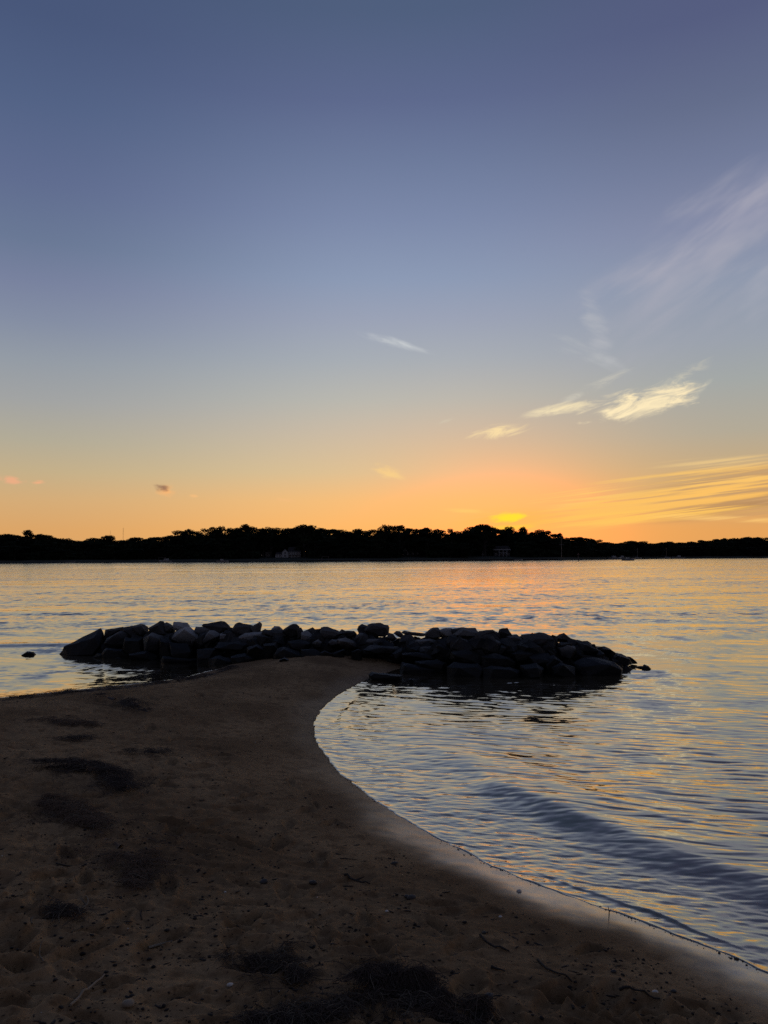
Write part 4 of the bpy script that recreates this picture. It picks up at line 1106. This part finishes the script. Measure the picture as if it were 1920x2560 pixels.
# ------------------------------------------------------------------ seaweed, reeds, sticks and small stones on the sand
def wrack(px_path, width, label, seed, n=900, thick=0.05, straw=0.15, mat='wrack', bedw=0.6):
    """a mat of dried weed laid along a path over the sand: a low lumpy bed and the loose strands on it."""
    g = random.Random(seed)
    thick *= 0.5
    pts = [on_sand(*q) for q in px_path]
    c = sum(pts, Vector()) / len(pts); c.z = sand_z(c.x, c.y)
    seg = [(pts[i + 1] - pts[i]).length for i in range(len(pts) - 1)]; tot = sum(seg)
    ws = width if isinstance(width, (list, tuple)) else [width] * len(pts)
    def along(t):
        t *= tot
        for i, L in enumerate(seg):
            if t <= L or i == len(seg) - 1:
                k = min(1, t / max(L, 1e-6)); d = (pts[i + 1] - pts[i]); d.z = 0
                return pts[i].lerp(pts[i + 1], k), d.normalized(), ws[i] * (1 - k) + ws[i + 1] * k
            t -= L
    root = empty('seaweed_wrack', c); tag(root, label, 'seaweed', 'mats of dried seaweed on the sand')
    # bed
    nu, nv = max(10, int(tot / 0.05)), 11; V = []
    for i in range(nu + 1):
        p, d, w = along(i / nu); side = Vector((-d.y, d.x, 0))
        endf = min(1, i / nu * 5, (1 - i / nu) * 5) ** 0.5
        for j in range(nv):
            s_ = (j / (nv - 1) * 2 - 1)
            wob_ = 0.75 + 0.5 * mnoise.noise((p.x * 5 + seed, p.y * 5, s_ > 0))
            q_ = p + side * (s_ * w * 0.5 * bedw * wob_ * (0.35 + .65 * endf))
            hz = thick * (1 - s_ * s_) * endf * (0.55 + 0.9 * abs(mnoise.noise((q_.x * 9, q_.y * 9, seed)))) + 0.02 * mnoise.noise((q_.x * 25, q_.y * 25, seed)) * (1 - s_ * s_)
            V.append((q_.x, q_.y, hz))
    A = np.array(V); hz, *_ = sand_height(A[:, 0], A[:, 1]); A[:, 2] += hz - 0.006
    hole = gnoise(A[:, 0] * 5.5, A[:, 1] * 4.0, seed) + 0.6 * gnoise(A[:, 0] * 14, A[:, 1] * 11, seed + 1)
    Q = [(i * nv + j, (i + 1) * nv + j, (i + 1) * nv + j + 1, i * nv + j + 1) for i in range(nu) for j in range(nv - 1) if hole[i * nv + j] > (-0.12 if thick > 0.02 else 0.02)]
    o = link('bed', np_mesh('bed', A - np.array(c), Q), M[mat], root, True)
    # strands: bent thin ribbons
    S, F, S2, F2 = [], [], [], []
    for k in range(n):
        p, d, w = along(g.random()); side = Vector((-d.y, d.x, 0)); s_ = g.gauss(0, 0.20) if g.random() < 0.72 else g.gauss(0, 0.55)
        q_ = p + side * (s_ * w) + d * g.gauss(0, 0.06); a = g.uniform(0, 2 * math.pi)
        if 1.2 * mnoise.noise((q_.x * 2.8, q_.y * 2.3, seed)) + 0.7 * mnoise.noise((q_.x * 9, q_.y * 7, seed)) + g.uniform(-.22, .22) < (0.0 if thick < 0.04 else -0.25): continue
        L = g.uniform(0.04, 0.16); r_ = g.uniform(0.0006, 0.0015)
        zt = thick * max(0, 1 - 4 * s_ * s_) * 0.9
        up = g.uniform(0.0, 0.028); cv = g.uniform(-1.2, 1.2)
        VV, FF = (S2, F2) if g.random() < straw else (S, F)
        b_ = len(VV)
        for t in (0, .33, .66, 1):
            aa = a + cv * (t - .5); x_, y_ = q_.x + math.cos(aa) * L * (t - .5), q_.y + math.sin(aa) * L * (t - .5)
            z_ = zt + 0.004 + up * math.sin(math.pi * t) + (up * 0.6 * t if k % 5 == 0 else 0)
            nx, ny = -math.sin(aa) * r_, math.cos(aa) * r_
            VV += [(x_ + nx, y_ + ny, z_), (x_, y_, z_ + r_ * 1.6), (x_ - nx, y_ - ny, z_)]
        for i in range(3):
            for j in range(2): FF.append((b_ + i * 3 + j, b_ + (i + 1) * 3 + j, b_ + (i + 1) * 3 + j + 1, b_ + i * 3 + j + 1))
    for nm, VV, FF, mt in (('strands', S, F, mat), ('straw', S2, F2, 'straw')):
        if not VV: continue
        A = np.array(VV); hz, *_ = sand_height(A[:, 0], A[:, 1]); A[:, 2] += hz
        tag(link(nm, np_mesh(nm, A - np.array(c), FF), M[mt], root), kind='stuff')
    return root


wrack([(255, 1742), (300, 1752), (345, 1768), (378, 1782)], [.10, .36, .44, .15], 'dark seaweed mat on the sand closest to the left water edge', 11, 1400, 0.06)
wrack([(70, 1806), (150, 1808), (240, 1812)], [.1, .55, .1], 'thin dark seaweed patch on the far left sand', 12, 900, 0.02, 0.1, 'wrack_brown', 0.35)
wrack([(104, 1920), (170, 1922), (231, 1925), (285, 1950), (312, 1980)], [.08, .26, .36, .4, .2], 'thick crescent-shaped seaweed heap on the left sand', 13, 2600, 0.11)
wrack([(120, 2000), (165, 2025), (215, 2055), (255, 2085)], [.10, .36, .42, .22], 'broad seaweed band just nearer than the crescent heap', 14, 2600, 0.03, 0.1, 'wrack_brown', 0.35)
wrack([(255, 2085), (310, 2125), (345, 2165), (335, 2215)], [.3, .42, .36, .12], 'reddish seaweed trail running down from the broad band', 15, 2400, 0.03, 0.1, 'wrack_brown', 0.3)
wrack([(330, 1885), (372, 1880), (420, 1884)], [.08, .28, .08], 'small seaweed clump right of the thick crescent heap', 16, 500, 0.05)
wrack([(170, 1849), (215, 1848), (240, 1850)], [.06, .2, .06], 'small seaweed scrap above the thick crescent heap', 17, 260, 0.03)
wrack([(665, 2420), (700, 2440), (750, 2455)], [.06, .13, .06], 'dark seaweed lump left of the round tuft at the bottom', 18, 1100, 0.05)
wrack([(940, 2470), (985, 2462), (1035, 2475)], [.12, .20, .12], 'round dark tuft of dried seaweed near the bottom edge', 19, 2600, 0.12, 0.05)
wrack([(660, 2560), (800, 2545), (940, 2530), (1060, 2515), (1150, 2560)], [.10, .14, .15, .18, .12], 'wide tangled mat of reeds and seaweed along the bottom edge', 20, 3200, 0.030, 0.22)
wrack([(0, 1752), (70, 1745), (155, 1734), (270, 1722), (386, 1710), (463, 1699), (530, 1686), (585, 1668)], [.35, .5, .45, .5, .4, .4, .4, .15], 'long dark weed line along the left water edge', 22, 3600, 0.05, 0.08)
wrack([(100, 2300), (140, 2292), (172, 2290)], [.08, .16, .06], 'small weed scrap by the bent pale stick at the left', 23, 420, 0.03, 0.3)
wrack([(660, 2418), (690, 2412), (716, 2425)], [.05, .1, .05], 'weed scrap just behind the dark lump at the bottom', 24, 300, 0.03)
wrack([(1205, 2530), (1222, 2538), (1240, 2545)], [.05, .10, .05], 'weed scrap at the bottom right of the round tuft', 25, 300, 0.03)
wrack([(560, 2395), (640, 2405), (700, 2392)], [.03, .07, .03], 'scattered weed crumbs above the dark lump at the bottom', 26, 300, 0.012)
wrack([(1070, 2500), (1110, 2530), (1130, 2558)], [.05, .09, .09], 'dark fringe on the right end of the wide tangled mat', 27, 1300, 0.05, 0.1)


def stick(a, b, rad, mat, label, bend=0.03, name='stick', cat='stick', lift=0.0, fork=False):
    pa, pb = on_sand(*a), on_sand(*b); g = random.Random(int(a[0] * 7 + b[1])); L = (pb - pa).length
    side = Vector((-(pb - pa).y, (pb - pa).x, 0)).normalized(); c = (pa + pb) / 2; c.z = sand_z(c.x, c.y)
    pts = []
    for i in range(9):
        t = i / 8; p = pa.lerp(pb, t) + side * (L * bend * math.sin(math.pi * t) + g.uniform(-.008, .008) * L)
        p.z = max(sand_z(p.x, p.y) + rad * 0.8, pa.z * (1 - t) + pb.z * t + rad * .6) + lift * t; pts.append(p - c)
    mb = MB().tube(pts, [rad * 0.75 * (1.0 - 0.45 * i / 8) * g.uniform(.85, 1.15) for i in range(9)], 6)
    o = mb.build(name, M[mat]); o.location = c; tag(o, label, cat, 'sticks and reeds on the sand')
    if fork:
        f = MB().tube([pts[4], pts[4] + side * L * .16 + (pts[6] - pts[4]) * .8 + Vector((0, 0, .02))], [rad * .6, rad * .3], 5).build('side_twig', M[mat], o)
    return o


stick((176, 2519), (263, 2438), 0.008, 'pale', 'long pale stick lying slanted near the bottom left corner', 0.01)
stick((371, 2368), (431, 2351), 0.009, 'pale', 'short straight pale stick on the sand left of centre', 0.02)
stick((160, 2290), (214, 2241), 0.007, 'straw', 'bent pale stick at the left with a small weed scrap', -0.22, fork=True)
stick((198, 2215), (206, 2190), 0.004, 'straw', 'thin reed stub above the bent pale stick', 0.1)
stick((108, 2408), (106, 2384), 0.004, 'straw', 'tiny upright-looking reed stub at the left above the long pale stick', 0.05)
stick((80, 2312), (84, 2294), 0.004, 'straw', 'tiny reed stub at the left edge of the small weed scrap', 0.05)
stick((140, 2160), (192, 2168), 0.006, 'twig', 'dark curved twig on the lumpy sand at the left', -0.15)
stick((355, 2300), (376, 2272), 0.005, 'twig', 'thin hooked reed left of centre', 0.25)
stick((1200, 2347), (1274, 2382), 0.009, 'twig', 'dark curved stick pressed in the sand right of centre', -0.14)
stick((1549, 2477), (1650, 2500), 0.008, 'twig', 'straight dark stick near the bottom right corner', -0.04)
stick((1345, 2403), (1430, 2452), 0.008, 'twig', 'arched dark stick between the curved one and the bottom right one', -0.12)
stick((1122, 2508), (1176, 2524), 0.006, 'twig', 'dark twig right of the round seaweed tuft', 0.02)
stick((850, 2524), (876, 2548), 0.005, 'pale', 'short pale reed slanting in the wide bottom mat', 0.03)
stick((712, 2516), (772, 2510), 0.0035, 'straw', 'long thin reed lying over the wide bottom mat', 0.04)
stick((985, 2524), (1050, 2512), 0.005, 'twig', 'dark twig lying across the wide bottom mat', 0.03)
stick((1228, 2420), (1262, 2432), 0.009, 'twig', 'short thick dark stick below the curved stick', 0.02)
stick((862, 2190), (925, 2212), 0.010, 'twig', 'dark knobby stick in the middle of the sand', -0.08, fork=True)
stick((850, 2147), (892, 2150), 0.005, 'twig', 'small dark twig above the knobby stick', 0.02)
stick((260, 1929), (312, 1938), 0.004, 'twig', 'thin straight reed on the thick crescent heap', 0.0)
tw = on_sand(1522, 2293)
o = MB().tube([(0, 0, -.02), (0.003, 0, .03), (-.002, 0.004, .058)], [0.003, 0.0026, 0.0015], 5).tube([(0.002, 0, .025), (.010, 0, .042)], [.002, .001], 4).build('twig', M['twig'])
o.location = tw; tag(o, 'tiny twig standing upright in the wet sand at the water edge', 'stick', 'sticks and reeds on the sand')

# single shells and stones that stand out
def small_stone(px, py, size, mat, label, name='pebble', cat='pebble'):
    p = on_sand(px, py); bm = bmesh.new(); bmesh.ops.create_icosphere(bm, subdivisions=2, radius=1)
    for v in bm.verts:
        v.co *= 1 + 0.35 * mnoise.noise(v.co * 1.1 + Vector((px, py, 0))); v.co = Vector((v.co.x * size, v.co.y * size * .8, v.co.z * size * .55))
    me = bpy.data.meshes.new(name); bm.to_mesh(me); bm.free(); me.shade_smooth()
    o = link(name, me, M[mat]); o.location = p + Vector((0, 0, size * .25)); tag(o, label, cat, 'single stones and shells on the sand')
small_stone(1298, 2229, 0.016, 'shell', 'white shell on the wet sand nearest the water', 'shell', 'shell')
small_stone(1251, 2293, 0.010, 'shell', 'tiny white shell below the shell nearest the water', 'shell', 'shell')
small_stone(967, 2279, 0.010, 'shell', 'tiny white shell in the middle of the sand', 'shell', 'shell')
small_stone(563, 2228, 0.008, 'shell', 'tiny white shell left of the middle of the sand', 'shell', 'shell')
small_stone(1459, 2388, 0.013, 'shell', 'pale shell on smooth sand left of the bottom right stick', 'shell', 'shell')
small_stone(1638, 2482, 0.014, 'shell', 'pale shell at the tip of the bottom right stick', 'shell', 'shell')
small_stone(575, 2464, 0.014, 'shell', 'pale shell beside the wide bottom mat', 'shell', 'shell')
small_stone(320, 2515, 0.026, 'pale', 'flat pale stone at the bottom left right of the long pale stick')
small_stone(148, 1803, 0.012, 'shell', 'tiny white shell on the thin weed patch at the far left', 'shell', 'shell')
small_stone(660, 2206, 0.024, 'pebble', 'dark round pebble left of the middle of the sand')
small_stone(782, 2209, 0.024, 'pebble', 'dark pebble with a small companion in the middle of the sand')
small_stone(986, 2160, 0.022, 'pebble', 'dark pebble above the knobby stick towards the water')
small_stone(1028, 2247, 0.028, 'pebble', 'largest dark stone between the knobby stick and the wet sand')
small_stone(1018, 2243, 0.018, 'pebble', 'smaller dark stone touching the largest one')
small_stone(1210, 2333, 0.014, 'pebble', 'small dark pebble beside the curved stick')
small_stone(1224, 2493, 0.022, 'pebble', 'dark pebble right of the bottom twig')
small_stone(1534, 2430, 0.014, 'pebble', 'small dark pebble above the straight dark stick')
small_stone(1842, 2398, 0.012, 'pebble', 'dark pebble on the shiny wet sand at the right edge')
small_stone(1684, 2480, 0.014, 'pebble', 'dark pebble right of the tip of the bottom right stick')

# uncountable small stones, crumbs and dark dashes
def scatter(name, label, places, lo, hi, mat, seed, flat=0.6, long_=1.0):
    g = np.random.default_rng(seed); P = np.array(places)
    bm = bmesh.new(); bmesh.ops.create_icosphere(bm, subdivisions=1, radius=1); bm.verts.ensure_lookup_table()
    base = np.array([v.co[:] for v in bm.verts]); tri = np.array([[v.index for v in f.verts] for f in bm.faces]); bm.free()
    n = len(P); hz, *_ = sand_height(P[:, 0], P[:, 1])
    sc = lo * (hi / lo) ** (g.random((n, 1, 1)) ** 2.0) * np.concatenate([g.uniform(.7, 1.4, (n, 1, 1)) * long_, g.uniform(.5, 1.0, (n, 1, 1)), g.uniform(.35, .8, (n, 1, 1)) * flat / .6], 2)
    a = g.uniform(0, 6.28, n) if long_ == 1.0 else g.normal(-0.1, 0.55, n); ca, sa = np.cos(a)[:, None], np.sin(a)[:, None]
    B = base[None] * sc * (1 + 0.25 * g.normal(size=(n, len(base), 1)).clip(-1, 1))
    V = np.stack([B[..., 0] * ca - B[..., 1] * sa + P[:, 0:1], B[..., 0] * sa + B[..., 1] * ca + P[:, 1:2], B[..., 2] + hz[:, None] + sc[:, 0, 2:3] * .35], -1)
    F_ = (tri[None] + (np.arange(n) * len(base))[:, None, None]).reshape(-1, 3)
    tag(link(name, np_mesh(name, V.reshape(-1, 3), F_), M[mat]), label, kind='stuff')


g = np.random.default_rng(9)
edge = SHORE_Rs[int(len(SHORE_Rs) * 0.10):int(len(SHORE_Rs) * 0.86)]
E_ = np.array(edge); segl = np.hypot(*np.diff(E_, axis=0).T); cum = np.concatenate([[0], np.cumsum(segl)])
t = g.random(1500) * cum[-1]; ex, ey = np.interp(t, cum, E_[:, 0]), np.interp(t, cum, E_[:, 1])
clump = gnoise(t * 1.6, t * 0 + 3.3, 5) + 0.35 * gnoise(t * 6, t * 0 + 8, 6)
sel = clump > -0.22
ex, ey = ex[sel], ey[sel]
for _ in range(3):                              # walk onto the ragged waterline
    s0_, *_r = shore_s(ex, ey); gx = (shore_s(ex + .02, ey)[0] - s0_) / .02; gy = (shore_s(ex, ey + .02)[0] - s0_) / .02
    nn = np.clip(gx * gx + gy * gy, .3, None); ex, ey = ex - s0_ * gx / nn, ey - s0_ * gy / nn
ex, ey = ex + g.normal(0, 0.022, len(ex)), ey + g.normal(0, 0.022, len(ey))
scatter('edge_pebbles', 'line of tiny pebbles and foam crumbs along the cove water edge', np.stack([ex, ey], 1), 0.0025, 0.008, 'pebble', 4, 0.5)
pl = []
while len(pl) < 12000:
    d = 2.3 * (13 / 2.3) ** g.random(); px = g.uniform(-40, 1900); x_ = (px - 960) / FPX * d
    pl.append((x_, d))
P = np.array(pl); s_, *_ = shore_s(P[:, 0], P[:, 1])
k = (s_ > 0.45) & (fbm(P[:, 0] * 1.1, P[:, 1] * 1.1, 55, 3) + 0.5 * g.random(len(P)) > 0.18) & ((P[:, 0] > -2.0) | (g.random(len(P)) < .5))
scatter('debris', 'dark pebbles and weed crumbs scattered over the sand', P[k], 0.003, 0.013, 'crumb', 6, 0.5)
k3 = (s_ > 0.6) & (fbm(P[:, 0] * 0.9 + 5, P[:, 1] * 0.9, 57, 3) + 0.6 * g.random(len(P)) > 0.22) & (g.random(len(P)) < 0.38)
scatter('dark_dashes', 'short dark dashes put in for dent shadows and weed crumbs over the sand', P[k3] + 0.03, 0.0026, 0.0095, 'crumb', 7, 0.3, 3.0)  # flat dark bits put in for the small shadows of dents, among weed crumbs
k2 = (s_ > 0.5) & (g.random(len(P)) < 0.012)
scatter('shell_bits', 'tiny pale shell bits scattered over the sand', P[k2], 0.002, 0.006, 'shell', 8)
